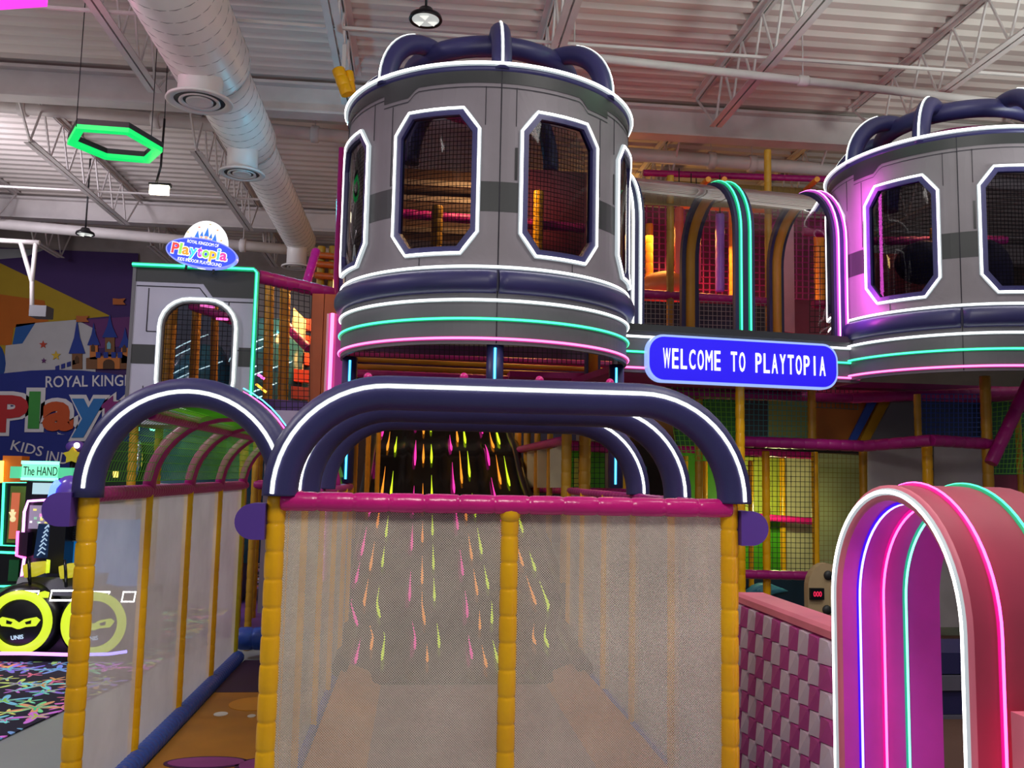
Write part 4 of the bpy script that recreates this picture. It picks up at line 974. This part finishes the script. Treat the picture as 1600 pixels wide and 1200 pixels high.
sheet(CF, [(1060, 700), (1160, 700), (1160, 600), (1040, 596)], 10.4, mat('forest_panel', '#1f5a3a', .5)); sheet(CF, [(1160, 690), (1200, 690), (1200, 612), (1160, 612)], 10.3, mat('navy_backdrop', '#20263c', .6)); sheet(CF, [(1200, 690), (1270, 690), (1270, 612), (1200, 612)], 10.3, mat('olive_panel', '#6a7048', .5))
netq(CF, [(1440, 690), (1540, 690), (1540, 616), (1440, 616)], 8.6, .05, BLUE, .005); sheet(CF, [(1436, 695), (1545, 695), (1545, 612), (1436, 612)], 10.2, mat('dusk_blue_panel', '#2a3e68', .5))
netq(CF, [(1550, 740), (1600, 740), (1625, 620), (1550, 630)], 8.4, .05, GNET, .004); sheet(CF, [(1548, 745), (1640, 745), (1640, 612), (1548, 612)], 10.0, mat('forest_panel', '#1f5a3a', .5))
sheet(CF, [(1480, 770), (1640, 770), (1640, 742), (1480, 742)], 8.6, mat('wine_backdrop', '#7a2c48', .6))
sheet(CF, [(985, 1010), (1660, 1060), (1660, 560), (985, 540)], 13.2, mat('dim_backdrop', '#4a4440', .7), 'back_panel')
SF = Thing('slide_surround', 'yellow posts and pale screens standing beside the black slide', 'play frame', (1.5, 9.0, 0))
# left rear and inside the arch opening: posts and screens beside the slide
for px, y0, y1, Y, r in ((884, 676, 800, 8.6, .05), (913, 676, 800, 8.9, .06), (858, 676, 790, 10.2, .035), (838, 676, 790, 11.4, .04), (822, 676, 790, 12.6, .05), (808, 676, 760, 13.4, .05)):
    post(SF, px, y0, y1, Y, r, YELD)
for (a, b, Y) in ((860, 884, 9.4), (840, 858, 10.8), (824, 837, 12.0)): sheet(SF, [(a, 762), (b, 762), (b, 694-(a-824)*.0), (a, 702)], Y, CREAM, 'screen')
rail(SF, (805, 704, 13.5), (884, 688, 8.7), .05, MAG); rail(SF, (820, 764, 12.6), (1000, 772, 8.0), .045, MAG)
sheet(SF, [(890, 762), (945, 764), (945, 700), (890, 698)], 10.6, GREEN); sheet(SF, [(898, 760), (907, 760), (907, 716), (898, 716)], 10.5, LIME); netq(SF, [(888, 764), (945, 764), (945, 690), (888, 690)], 9.6, .06, DNET, .004); rail(SF, (888, 696, 10.3), (950, 700, 10.3), .06, MAG)
sheet(SF, [(972, 770), (982, 770), (982, 720), (972, 712)], 8.8, YEL); netq(SF, [(980, 772), (1010, 772), (1010, 730), (980, 722)], 8.7, .05, TEAL, .004)
sheet(SF, [(790, 800), (900, 800), (900, 640), (790, 640)], 15.5, mat('dusk_blue_panel', '#2a3e68', .5))
for px in (552, 572, 588): post(SF, px, 660, 790, 9.6+(px-548)*.05, .03, YELD)
sheet(SF, [(540, 790), (640, 790), (640, 640), (540, 640)], 17.0, mat('umber_panel', '#5a3a28', .6))
# capsule shaped punch machine and wave mural
wm = Thing('wave_mural', 'dark blue board with pale wave curls behind the low tiled wall', 'mural', P(1215, 930, 9.6))
sheet(wm, [(1150, 985), (1285, 990), (1285, 903), (1150, 900)], 9.6, mat('deep_blue_board', '#123048', .5), 'board')
for k in range(4):
    pts = [P(1200+k*5+46*cos(radians(a)), 962-k*4-(46-k*6)*sin(radians(a)), 9.57) for a in range(70, 175, 12)]
    wm.part('wave_curl', MB().tube(pts, [.006+.05*sin(pi*i/(len(pts)-1)) for i in range(len(pts))], 6), mat('wave_blue', '#3f86a8', .5))
cpm = Thing('punch_machine', 'beige round-topped game machine with red digits behind the low wall', 'game machine', P(1285, 1020, 7.2)); cpm.o.z = 0; cpm.e.location = cpm.o
a = P(1263, 930, 7.2); b = P(1310, 930, 7.2); zt = P(1290, 880, 7.2).z; wd = b.x-a.x+.06
pol = [(0, 0), (wd, 0), (wd, zt-.2)]+[(wd/2+wd/2*cos(radians(t)), zt-.2+.2*sin(radians(t))) for t in range(10, 171, 16)]+[(0, zt-.2)]
cpm.part('body', MB().prism(pol, (a.x, 7.2, 0), (1,0,0), (0,0,1), (0,.08,0)), mat('beige_body', '#b8a07a', .5))
s0 = P(1266, 937, 7.18); s1 = P(1287, 919, 7.18); cpm.part('screen', MB().box((s0.x, 7.17, s0.z), (s1.x, 7.2, s1.z)), BLACK)
cpm.part('digits', text_mb('000', (s1.x-s0.x)*.6, (s1.z-s0.z)*.45, .003, (s0.x+(s1.x-s0.x)*.2, 7.168, s0.z+(s1.z-s0.z)*.28), (1,0,0), (0,0,1), (0,-1,0)), emis('red_digits', (1, .02, .1), 1.0))
for k, (px, py) in enumerate(((1294, 899), (1292, 953))): cpm.part('button', MB().lathe([(0, -.02), (.035, -.02), (.04, 0)], P(px, py, 7.2), 14, 'y'), GREYD)
# floor and padding seen through the arch portal
ps = Thing('padded_bench', 'dark blue padded bench seen through the rose arch', 'bench', P(1485, 1100, 5.6)); ps.o.z = 0; ps.e.location = ps.o
a = P(1400, 1000, 5.6); b = P(1640, 1000, 5.6)
for i, (y0, y1, m_) in enumerate(((1053, 1020, NAVYD), (1078, 1055, mat('slate_pad', '#5a5866', .5)), (1116, 1080, NAVYD), (1134, 1117, mat('slate_pad', '#5a5866', .5)), (1150, 1135, BLUE))):
    ps.part('cushion', MB().box((a.x, 5.6-.02*(i % 2), P(1485, y0, 5.6).z), (b.x, 6.1, P(1485, y1, 5.6).z)), m_)
ps.part('plinth', MB().box((a.x, 5.62, 0), (b.x, 6.1, P(1485, 1150, 5.6).z)), YELD)
single('brown_floor_mat', MB().box((1.9, 2.4, .0), (7.5, 8.6, .012)), mat('brown_mat', '#54382c', .7), 'brown floor mat behind the rose arch', 'mat', (4, 5, 0))
# ================================================================ MURAL BANNER ON THE BACK WALL
MY = 20.5
MBN = Thing('mural_banner', 'huge printed wall banner with castle, stars and coloured letters', 'banner', P(100, 600, MY))
K_ = 1400/20.6
def flat(nm, poly, mt, d): 
    pts = [P(x, y, MY) for x, y in poly]
    if sum((pts[i].x*pts[(i+1) % len(pts)].z-pts[(i+1) % len(pts)].x*pts[i].z) for i in range(len(pts))) < 0: pts = pts[::-1]
    mb = MB(); n = len(pts); a = [p+Vector((0, -.01*d, 0)) for p in pts]; b = [p+Vector((0, -.01*d+.01, 0)) for p in pts]
    mb.add(a+b, [tuple(range(n)), tuple(range(2*n-1, n-1, -1))]+[(i, (i+1) % n, n+(i+1) % n, n+i) for i in range(n)]); return MBN.part(nm, mb, mt)
def bm(n, h): return mat('print_'+n, h, .85, vary=.04)
flat('banner_cloth', [(-260, 376), (216, 396), (216, 1010), (-260, 1010)], bm('aubergine', '#3a2358'), 0)
flat('grey_field', [(-260, 384), (70, 390), (38, 402), (0, 405), (-260, 398)], bm('grey', '#8a8c90'), 1)
flat('olive_field', [(-260, 330+80), (0, 411), (173, 494), (118, 499), (0, 560), (-260, 560)], bm('olive', '#9a8018'), 1)
flat('orange_field', [(-260, 470), (0, 460), (70, 470), (76, 502), (22, 512), (18, 540), (-60, 536), (-260, 560)], bm('rust', '#a5560f'), 2)
flat('blue_field', [(26, 507), (56, 504), (40, 540), (20, 538)], bm('mid_blue', '#1d4f8e'), 2)
flat('white_field', [(5, 600), (10, 540), (36, 537), (56, 505), (120, 500), (150, 515), (150, 600), (60, 610), (0, 610)], bm('silver', '#a9a8aa'), 3)
flat('blue_round', [(-40, 600)]+[(-30+40*cos(radians(a)), 568-45*sin(radians(a))) for a in range(90, -91, -15)], bm('deep_blue', '#153a7a'), 4)
flat('plum_field', [(130, 500), (205, 495), (205, 540), (150, 545)], bm('plum', '#5a2a60'), 2)
flat('royal_oval', [(-200, 640)]+[(90+235*cos(radians(a)), 668-90*sin(radians(a))) for a in range(170, -171, -10)], bm('royal', '#1d2a78'), 5)
def spire(cx, yb, yt, w2, wall, hb):
    flat('castle_wall', [(cx-w2*.62, yb+hb), (cx+w2*.62, yb+hb), (cx+w2*.62, yb), (cx-w2*.62, yb)], bm(*wall), 6)
    flat('castle_spire', [(cx-w2, yb+2), (cx+w2, yb+2), (cx+w2*.35, yb-(yb-yt)*.45), (cx, yt), (cx-w2*.35, yb-(yb-yt)*.45)], bm('spire', '#1f3480'), 7)
PE = ('peach', '#b06a34'); BRN = ('brown', '#6e4a30')
spire(122, 551, 500, 13, ('brown', '#6e4a30'), 26); spire(148, 538, 505, 10, PE, 24); spire(173, 526, 492, 12, ('brown', '#6e4a30'), 40); spire(197, 542, 512, 10, PE, 26)
flat('castle_base', [(136, 577), (205, 577), (205, 560), (188, 552), (136, 560)], bm(*BRN), 6)
flat('castle_gate_wall', [(154, 577), (189, 577), (189, 558), (154, 558)], bm(*PE), 8)
flat('castle_gate', [(163, 577), (181, 577)]+[(172+9*cos(radians(a)), 569-7*sin(radians(a))) for a in range(0, 181, 30)], bm('umber', '#4a3220'), 9)
for x0 in (152, 164, 176, 186): flat('battlement', [(x0, 560), (x0+7, 560), (x0+7, 551), (x0, 551)], bm('spire', '#1f3480'), 9)
for cx, cy in ((122, 562), (147, 544), (172, 540), (196, 545)): flat('castle_window', [(cx-3, cy+6), (cx+3, cy+6), (cx+3, cy-2), (cx, cy-6), (cx-3, cy-2)], bm('window', '#6a9aa8') if cx == 172 else bm('umber', '#4a3220'), 8)
for x, y, s in ((121, 494, 1), (178, 467, 1)):
    flat('pennant', [(x, y+10), (x, y), (x+10, y+1), (x+20, y), (x+16, y+5), (x+20, y+10)], bm('flag', '#a05a2c'), 8)
def star(cx, cy, r, m_): flat('star', [(cx+(r if i % 2 == 0 else r*.42)*cos(radians(90+36*i)), cy-(r if i % 2 == 0 else r*.42)*sin(radians(90+36*i))) for i in range(10)], m_, 6)
star(69, 539, 6.5, bm('red', '#a83c28')); star(89, 556, 8, bm('gold', '#b89a30')); star(70, 564, 4.5, bm('plum', '#5a2a60'))
for i in range(4): flat('battlement', [(88+i*9, 580-i*3), (94+i*9, 578-i*3), (94+i*9, 571-i*3), (88+i*9, 573-i*3)], bm('royal', '#1d2a78'), 6)
def mtext(txt, x0, yb, w2, h2, sl, m_, d, bold=0.0, sp=1.0):
    o = P(x0, yb, MY); ux = (P(x0+50, yb+50*sl, MY)-o).normalized(); uz = Vector((-ux.z, 0, ux.x))
    return text_mb(txt, w2/K_, h2/K_, .008, o-Vector((0, .01*d, 0)), ux, uz, (0,-1,0), sp, bold)
WP = bm('white', '#c8c6c8')
MBN.part('lettering', mtext('ROYAL KINGDOM', 73, 606, 156, 17, -.02, WP, 6, .01), WP)
for ch, x, w2, h2, y, hx in (('P', -8, 48, 55, 676, '#a8282c'), ('l', 46, 16, 55, 670, '#3a8a3c'), ('a', 68, 44, 44, 674, '#b04a20'), ('y', 112, 48, 58, 684, '#2a6aa8'), ('t', 160, 26, 40, 660, '#7a2a6a'), ('o', 188, 40, 40, 660, '#3a8a3c')):
    for gr, d, m_ in ((5.5, 7, WP), (0, 9, bm('letter_'+ch, hx))):
        MBN.part('letter' if gr == 0 else 'letter_outline', mtext(ch, x-gr, y+gr, w2+2*gr, h2+2*gr, 0, m_, d, .05 if gr == 0 else .09), m_)
MBN.part('lettering', mtext('KIDS', 18, 703, 45, 15, .22, WP, 6, .005), WP); MBN.part('lettering', mtext('INDOOR', 73, 722, 75, 17, .12, WP, 6, .005), WP)

# ================================================================ ARCADE MACHINES, LEFT
AR = Thing('hand_prize_game', 'tall black arcade cabinet with green hand sign, far left edge', 'arcade machine', P(45, 960, 9.0)); AR.o.z = 0; AR.e.location = AR.o
AY = 9.0
def fbox(T, nm, x0, y0, x1, y1, Y, dep, mt, parent=None):
    a = P(x0, y1, Y); b = P(x1, y0, Y); return T.part(nm, MB().box((a.x, Y, a.z), (b.x, Y+dep, b.z)), mt, parent)
def fneon(T, pts, Y, m_, r=.012, closed=True): return T.part('neon_strip', MB().tube([P(x, y, Y) for x, y in pts], r, 6, closed=closed, upv=(0,1,0)), m_)
a = P(-40, 900, AY); b = P(58, 900, AY)
AR.part('cabinet', MB().box((a.x, AY, 0), (b.x, AY+.8, P(10, 755, AY).z)), BLACK)
SGN = emis('sign_mint', (.25, 1, .6), 1.0)
sg = fbox(AR, 'marquee', 33, 726, 87, 746, AY-.05, .1, SGN)
o = P(36, 742.5, AY-.052); AR.part('lettering', text_mb('The HAND', 48*AY/FPX, 13*AY/FPX, .004, o, (1,0,0), (0,0,1), (0,-1,0)), mat('dark_green_letters', '#06281c', .6), sg)
fbox(AR, 'marquee_wing', 15, 729, 32, 747, AY-.02, .08, emis('sign_green', (.08, .55, .28), 1)); fbox(AR, 'marquee_wing', 90, 731, 113, 747, AY-.02, .08, emis('sign_green', (.08, .55, .28), 1))
fbox(AR, 'light_bar', 33, 721, 88, 725, AY-.06, .08, N_TEAL); fbox(AR, 'light_bar', 32, 747, 86, 750, AY-.06, .08, N_TEAL)
fneon(AR, [(6, 754), (46, 754), (46, 854), (2, 852)], AY-.02, N_GREEN)
fbox(AR, 'backdrop', 10, 760, 44, 848, AY-.01, .02, mat('olive_glow', '#60702a', .5)); fbox(AR, 'door_poster', 13, 770, 31, 842, AY-.02, .02, emis('poster_red', (.55, .12, .05), .9))
hp = MB()
for dx, dz in ((-5, -6), (-2, -10), (1, -10), (4, -6)): hp.tube([P(20, 810, AY-.03), P(20+dx, 806+dz, AY-.03)], .008, 5)
hp.sphere(P(20, 811, AY-.03), .028, 8, 6, (1, .4, 1)); AR.part('hand_print', hp, emis('hand_glow', (.9, .75, .4), .9))
fneon(AR, [(-20, 862), (26, 864)], AY-.02, N_GREEN, .012, False); fbox(AR, 'lower_window', 12, 875, 30, 908, AY-.02, .02, mat('green_window', '#1d6a3a', .2)); fneon(AR, [(-20, 916), (30, 916)], AY-.02, N_GREEN, .01, False)
OP = Thing('orange_pillar', 'bright orange pillar with yellow light behind the hand game', 'pillar', P(8, 960, 10.5)); OP.o.z = 0; OP.e.location = OP.o
a = P(4, 720, 10.5); b = P(34, 720, 10.5); OP.part('pillar_body', MB().box((a.x, 10.5, 0), (b.x, 10.7, P(10, 712, 10.5).z)), mat('vivid_orange', '#e07a20', .5)); fneon(OP, [(3, 720), (1, 770)], 10.45, emis('yellow_neon', (1, .8, .1), 3), .02, False)
VG = Thing('screen_game', 'arcade machine with pink edge lights and bright screen, far left', 'arcade machine', P(70, 960, 8.3)); VG.o.z = 0; VG.e.location = VG.o
a = P(38, 800, 8.3); b = P(84, 800, 8.3); VG.part('cabinet', MB().box((a.x, 8.3, 0), (b.x, 8.9, P(60, 752, 8.3).z)), BLACK)
fbox(VG, 'top_screen', 50, 755, 88, 772, 8.27, .02, emis('pale_screen', (.4, .6, .65), 1.0)); fbox(VG, 'game_screen', 44, 790, 74, 826, 8.27, .02, emis('busy_screen', (.25, .2, .3), 1.0))
for k in range(12):
    px = 46+rnd.random()*25; py = 793+rnd.random()*28; fbox(VG, 'screen_sprite', px, py, px+3+rnd.random()*4, py+2+rnd.random()*4, 8.262, .005, emis('sprite_%d' % (k % 4), [(1, 1, 1), (.9, .8, .2), (.9, .3, .7), (.3, .6, .4)][k % 4], .9))
fneon(VG, [(76, 781), (44, 783), (38, 800), (34, 870)], 8.25, N_MAG, .012, False); fneon(VG, [(28, 830), (26, 868), (40, 872)], 8.2, N_HOT, .012, False); fneon(VG, [(38, 872), (33, 905)], 8.2, N_MAG, .012, False)
fbox(VG, 'side_box', 26, 832, 44, 870, 8.2, .3, mat('dark_violet_box', '#2a1030', .4))
pol = [(52, 872), (78, 872), (82, 820), (60, 818)]
pts = [P(x, y, 8.15) for x, y in pol]; VG.part('seat_graphic', MB().add(pts+[p+Vector((0,.08,0)) for p in pts], [(0,1,2,3), (7,6,5,4), (0,4,5,1), (1,5,6,2), (2,6,7,3), (3,7,4,0)]), mat('cobalt_print', '#1c3f6e', .3))
for k in range(7): VG.part('line_art', MB().tube([P(58+k*2, 868-k*7, 8.13), P(64+k*2, 862-k*7, 8.13), P(70+k, 866-k*7, 8.13)], .006, 4), emis('pale_line', (.5, .7, .9), .8))
# blue kiosk behind the first post
BK = Thing('blue_kiosk', 'bright blue cabinet with barred vent behind the walkway post', 'cabinet', P(140, 960, 8.0)); BK.o.z = 0; BK.e.location = BK.o
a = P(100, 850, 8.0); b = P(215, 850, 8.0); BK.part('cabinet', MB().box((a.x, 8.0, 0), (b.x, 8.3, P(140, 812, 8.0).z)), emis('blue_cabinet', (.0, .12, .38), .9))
a = P(70, 800, 7.9); b = P(215, 800, 7.9); BK.part('top_shelf', MB().box((a.x, 7.85, P(100, 810, 7.9).z), (b.x, 8.35, P(100, 790, 7.9).z)), mat('lavender_shelf', '#8a88a8', .4))
v = fbox(BK, 'vent_panel', 109, 817, 141, 846, 7.97, .03, mat('pale_blue_frame', '#7aa0d0', .4))
for k in range(8): fbox(BK, 'vent_bar', 111, 819+k*3.3, 139, 821+k*3.3, 7.955, .02, BLACK, v)
a = P(76, 850, 7.8); b = P(101, 850, 7.8); BK.part('black_column', MB().box((a.x, 7.8, 0), (b.x, 8.1, P(90, 812, 7.8).z)), BLACK)
BK.part('blue_neon_arch', MB().tube([P(92, 752, 7.7), P(84, 762, 7.7), P(80, 778, 7.7), P(81, 800, 7.7)], .03, 8), emis('vivid_blue_neon', (.1, .2, 1), 3))
BK.part('purple_shoulder', MB().sphere(P(108, 770, 7.75), .13, 14, 10, (1, .6, 1.1)), mat('violet_gloss', '#6a50c0', .2))
JS = Thing('jester_topper', 'yellow and violet topper with a bright bulb beside the arch', 'topper', P(112, 715, 9.6))
JS.part('topper_cap', MB().sphere(P(118, 698, 9.6), .09, 12, 8, (1.1, .6, .7)), PURP); JS.part('bulb', MB().sphere(P(120, 696, 9.5), .03, 10, 8), emis('bulb', (1, 1, .9), 3))
st = P(112, 712, 9.5); JS.part('topper_star', MB().prism([(.09*(1 if i % 2 == 0 else .6)*cos(radians(90+36*i)), .09*(1 if i % 2 == 0 else .6)*sin(radians(90+36*i))) for i in range(10)], st, (1,0,0), (0,0,1), (0,.05,0)), mat('yellow_star', '#d8b820', .4)); JS.part('stalk', MB().tube([st+Vector((0,.05,0)), (st.x, st.y+.05, .0)], .03, 6), BLACK)
# twin-seat ride game with masked round wheels
RG = Thing('ride_game', 'black ride game with two large yellow-ringed masked wheels', 'arcade machine', P(80, 1020, 7.4)); RG.o.z = 0; RG.e.location = RG.o
RY = 7.4; pm = RY/FPX*1.01
a = P(-30, 985, RY+.12); b = P(215, 985, RY+.12)
RG.part('chassis', MB().box((a.x, RY+.12, .05), (b.x, RY+.8, P(60, 930, RY).z)), BLACK); 
a2 = P(14, 930, RY); b2 = P(135, 930, RY)
RG.part('dash', MB().prism([(0, 0), (.35, 0), (.45, .13), (.1, .13)], (a2.x, RY+.05, P(60, 932, RY).z), (0,1,0), (0,0,1), (b2.x-a2.x, 0, 0)), mat('ink_plastic', '#151830', .3))
for (x0, y0, x1, y1) in ((22, 924, 61, 933), (78, 923, 115, 938), (118, 925, 172, 930), (190, 925, 212, 940)):
    fneon(RG, [(x0+3, y0), (x1, y0), (x1-3, y1), (x0, y1)], RY-.02, N_WHITE, .008)
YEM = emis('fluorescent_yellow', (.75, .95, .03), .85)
for cx, cy, r in ((32, 972, 47), (148, 974, 47)):
    c = P(cx, cy, RY); R_ = r*pm
    wl = RG.part('wheel', MB().lathe([(0, -.02), (R_*.98, -.02), (R_*1.12, .04), (R_*1.16, .12), (R_*1.08, .22), (0, .22)], c, 36, 'y'), mat('black_tyre', '#0b0b10', .35))
    RG.part('yellow_ring', MB().lathe([(R_*.70, -.028), (R_*.97, -.028), (R_*.97, -.02)], c, 40, 'y'), YEM, wl)
    f = c-Vector((0, .03, 0)); s = R_
    RG.part('mask_band', MB().prism([(x*s, y*s) for x, y in ((-.62, .08), (-.5, .17), (-.15, .1), (0, -.0), (.15, .1), (.5, .17), (.62, .08), (.5, -.1), (.2, -.13), (.04, -.19), (-.04, -.19), (-.2, -.13), (-.5, -.1))], f, (1,0,0), (0,0,1), (0,.006,0)), YEM, wl)
    for sgn in (-1, 1): RG.part('mask_eye', MB().prism([(x*s*sgn, y*s) for x, y in ((.18, .02), (.36, .08), (.36, -.03), (.22, -.05))][::sgn], f-Vector((0,.004,0)), (1,0,0), (0,0,1), (0,.004,0)), BLACK, wl)
    RG.part('lettering', text_mb('UNIS', .36*s, .13*s, .004, f+Vector((-.18*s, 0, -.52*s)), (1,0,.12), (-.2,0,1), (0,-1,0), 1, .02), emis('pale_blue_letters', (.6, .8, 1), .8), wl)
for cx, cy in ((52, 890), (108, 892)):
    c = P(cx, cy, RY+.1)
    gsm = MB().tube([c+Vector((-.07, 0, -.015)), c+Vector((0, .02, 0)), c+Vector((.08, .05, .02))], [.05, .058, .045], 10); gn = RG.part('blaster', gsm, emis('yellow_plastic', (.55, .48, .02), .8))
    RG.part('blaster_muzzle', MB().tube([c+Vector((.075, .05, .02)), c+Vector((.1, .06, .02))], [.055, .05], 10), YEM, gn)
    RG.part('blaster_yoke', MB().tube([c+Vector((-.02, -.05, .09)), c+Vector((.0, -.07, 0)), c+Vector((.0, -.04, -.12))], .012, 6), BLACK, gn)
RG.part('centre_emblem', MB().prism([(-.03, -.02), (.03, -.02), (.035, .02), (0, .03), (-.035, .02)], P(68, 930, RY-.02), (1,0,0), (0,0,1), (0,.02,0)), YEM)
RG.part('base_plate', MB().box((a.x, RY+.0, .01), (b.x, RY+.7, .06)), BLACK)
bl = [P(-10, 1021, RY-.1), P(40, 1021, RY-.1), P(110, 1023, RY-.1)]; RG.part('base_light', MB().tube(bl, .013, 6), emis('violet_neon', (.75, .25, 1), 2.6))
RG.part('base_light', MB().tube([P(110, 1023, RY-.1), P(170, 1022, RY-.1), P(198, 1018, RY-.1)], .012, 6), N_BLUE)

LC = Thing('lilac_counter', 'pale lilac counter seen through the left walkway screens', 'counter', (-2.4, 10.2, 0))
a = P(222, 900, 10.2); b = P(372, 900, 10.2); LC.part('counter_body', MB().box((a.x, 10.2, 0), (b.x, 10.8, 1.3)), mat('lilac_counter_paint', '#a89fb4', .5)); LC.part('counter_top', MB().box((a.x-.03, 10.17, 1.3), (b.x+.03, 10.83, 1.34)), WHITE)
CG = Thing('capsule_game', 'dark game with two yellow lamps seen through the walkway roof net', 'arcade machine', (-2.9, 11.2, 0))
a = P(160, 760, 11.2); b = P(262, 760, 11.2); CG.part('cabinet', MB().box((a.x, 11.2, 0), (b.x, 11.7, P(200, 690, 11.2).z)), mat('dark_green_cabinet', '#16301c', .4))
for px, py in ((181, 741), (209, 742)): CG.part('lamp', MB().box(tuple(P(px-5, py+5, 11.17)), tuple(P(px+5, py-5, 11.22))), emis('amber_lens', (1, .75, .15), 1.6))
CG.part('neon_strip', MB().tube([P(256, 735, 11.15), P(262, 705, 11.15)], .02, 6), emis('yellow_neon', (1, .8, .1), 3)); CG.part('foil_figure', MB().sphere(P(213, 718, 11.12), .08, 10, 8, (1, .5, 3)), mat('silver_foil', '#d8d8e0', .15, 1.0))
for px in (211, 240): CG.part('light_bar', MB().tube([P(px-5, 669, 11.1), P(px+6, 671, 11.1)], .025, 6), N_TEAL)
# ================================================================ HANGING LAMPS
def hexlight(label, pts, z, m_, ins=.72):
    d = [rt*((x-800)/FPX)+up*(-(y-600)/FPX)+fw for x, y in pts]
    w_ = [Vector((0, 0, EYE))+v*((z-EYE)/v.z) for v in d]; c = sum(w_, Vector())/len(w_)
    # regular hexagon of the same size and heading
    R_ = sum((p-c).length for p in w_)/6; ph = atan2(w_[0].y-c.y, w_[0].x-c.x); sg = 1 if (w_[0]-c).cross(w_[1]-c).z > 0 else -1
    return c, R_, ph, sg, w_
hx = [(119, 198), (201, 204), (254, 235), (234, 253), (164, 247), (105, 223)]
c, R_, ph, sg, w_ = hexlight('', hx, 5.0, None)
HX = Thing('hexagon_light', 'green glowing hexagon light hanging under the roof', 'light', c)
inn = [c+(p-c)*.82 for p in w_]
for nm, m_, z0, z1 in (('light_tray', GREYD, .03, .09), ('light_ring', emis('hex_green', (.0, .85, .16), 1.0), -.02, .03)):
    mb = MB(); n = 6; A = [p+Vector((0,0,z0)) for p in w_]; B = [p+Vector((0,0,z0)) for p in inn]; vs = A+B+[p+Vector((0,0,z1-z0)) for p in A]+[p+Vector((0,0,z1-z0)) for p in B]; fs = []
    for i in range(6): j = (i+1) % 6; fs += [(i, j, 6+j, 6+i), (12+i, 18+i, 18+j, 12+j), (i, 12+i, 12+j, j), (6+i, 6+j, 18+j, 18+i)]
    mb.add(vs, fs); HX.part(nm, mb, m_)
for i in (0, 3): HX.part('hanging_wire', MB().tube([w_[i], (w_[i].x, w_[i].y, ZB+.6)], .005, 4), DNET)
d = rt*((80-800)/FPX)+up*((600-9)/FPX)+fw; p = Vector((0,0,EYE))+d*((5.0-EYE)/d.z)
H2 = Thing('hexagon_light', 'magenta glowing hexagon light at the top left corner', 'light', (p.x-.5, p.y-.5, 5.0))
cc = Vector((p.x-.62, p.y-.62, 5.0)); ho = [cc+Vector((.85*cos(radians(60*i+45)), .85*sin(radians(60*i+45)), 0)) for i in range(6)]; hi = [cc+(q-cc)*.78 for q in ho]
for nm, m_, z0, z1 in (('light_tray', GREYD, .03, .09), ('light_ring', emis('hex_magenta', (1, .05, .75), 1.2), -.02, .03)):
    mb = MB(); A = [q+Vector((0,0,z0)) for q in ho]; B = [q+Vector((0,0,z0)) for q in hi]; vs = A+B+[q+Vector((0,0,z1-z0)) for q in A]+[q+Vector((0,0,z1-z0)) for q in B]; fs = []
    for i in range(6): j = (i+1) % 6; fs += [(i, j, 6+j, 6+i), (12+i, 18+i, 18+j, 12+j), (i, 12+i, 12+j, j), (6+i, 6+j, 18+j, 18+i)]
    mb.add(vs, fs); H2.part(nm, mb, m_)
for i in (1, 4): H2.part('hanging_wire', MB().tube([ho[i], (ho[i].x, ho[i].y, ZB+.6)], .005, 4), DNET)
def highbay(label, px, py, Y, r):
    c = P(px, py, Y); T = Thing('high_bay_lamp', label, 'lamp', c)
    h = T.part('housing', MB().lathe([(0, r*.75), (r*.4, r*.7), (r*.55, r*.45), (r*.95, r*.22), (r*1.02, .0), (r*.98, -r*.08), (r*.82, -.0)], c, 32), BLACK)
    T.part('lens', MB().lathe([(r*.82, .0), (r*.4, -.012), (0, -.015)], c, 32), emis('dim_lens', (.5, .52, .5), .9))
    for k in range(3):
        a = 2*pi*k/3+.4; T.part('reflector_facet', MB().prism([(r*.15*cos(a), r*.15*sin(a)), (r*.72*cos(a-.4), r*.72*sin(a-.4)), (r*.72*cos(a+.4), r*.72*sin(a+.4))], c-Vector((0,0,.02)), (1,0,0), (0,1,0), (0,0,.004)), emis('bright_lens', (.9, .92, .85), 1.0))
    T.part('hook', MB().tube([c+Vector((0,0,r*.7)), (c.x, c.y, ZD-.01)], .014, 6), BLACK)
highbay('round black high bay lamp hanging above the big turret', 665, 31, 8.6, .165)
highbay('small distant unlit high bay lamp at upper left', 133, 366, 15.4, .15)
c = P(249, 297, 11.0); WL = Thing('work_light', 'bright lit work lamp hanging below the green hexagon', 'lamp', c)
WL.part('lamp_face', MB().box((c.x-.11, c.y-.03, c.z-.055), (c.x+.11, c.y+.03, c.z+.055)), emis('lamp_white', (1, .9, .65), 9)); WL.part('lamp_case', MB().box((c.x-.13, c.y-.01, c.z+.055), (c.x+.13, c.y+.06, c.z+.09)), BLACK)
WL.part('chain', MB().tube([c+Vector((-.04, 0, .09)), c+Vector((0, 0, .3)), c+Vector((.01, 0, .9))], .014, 6), BLACK); WL.part('cord', MB().tube([c+Vector((.01, 0, .9)), (c.x, c.y, ZT)], .006, 5), BLACK)
# thin wall-mounted projector arm by the banner
PJ = Thing('projector_arm', 'white V shaped hanger with small projector before the banner', 'projector', P(50, 480, 15))
e = P(50, 478, 15); PJ.part('hanger', MB().tube([P(32, 378, 15), P(50, 440, 15), e], .035, 6), STEEL); PJ.part('hanger', MB().tube([P(56, 378, 15), P(50, 440, 15)], .035, 6), STEEL)
PJ.part('top_bar', MB().tube([P(-30, 374, 15), P(62, 379, 15)], .04, 6), STEEL)
a = P(50, 480, 15); PJ.part('projector_body', MB().box((a.x, 14.9, a.z-.16), (a.x+.26, 15.2, a.z+.02)), GREYM)
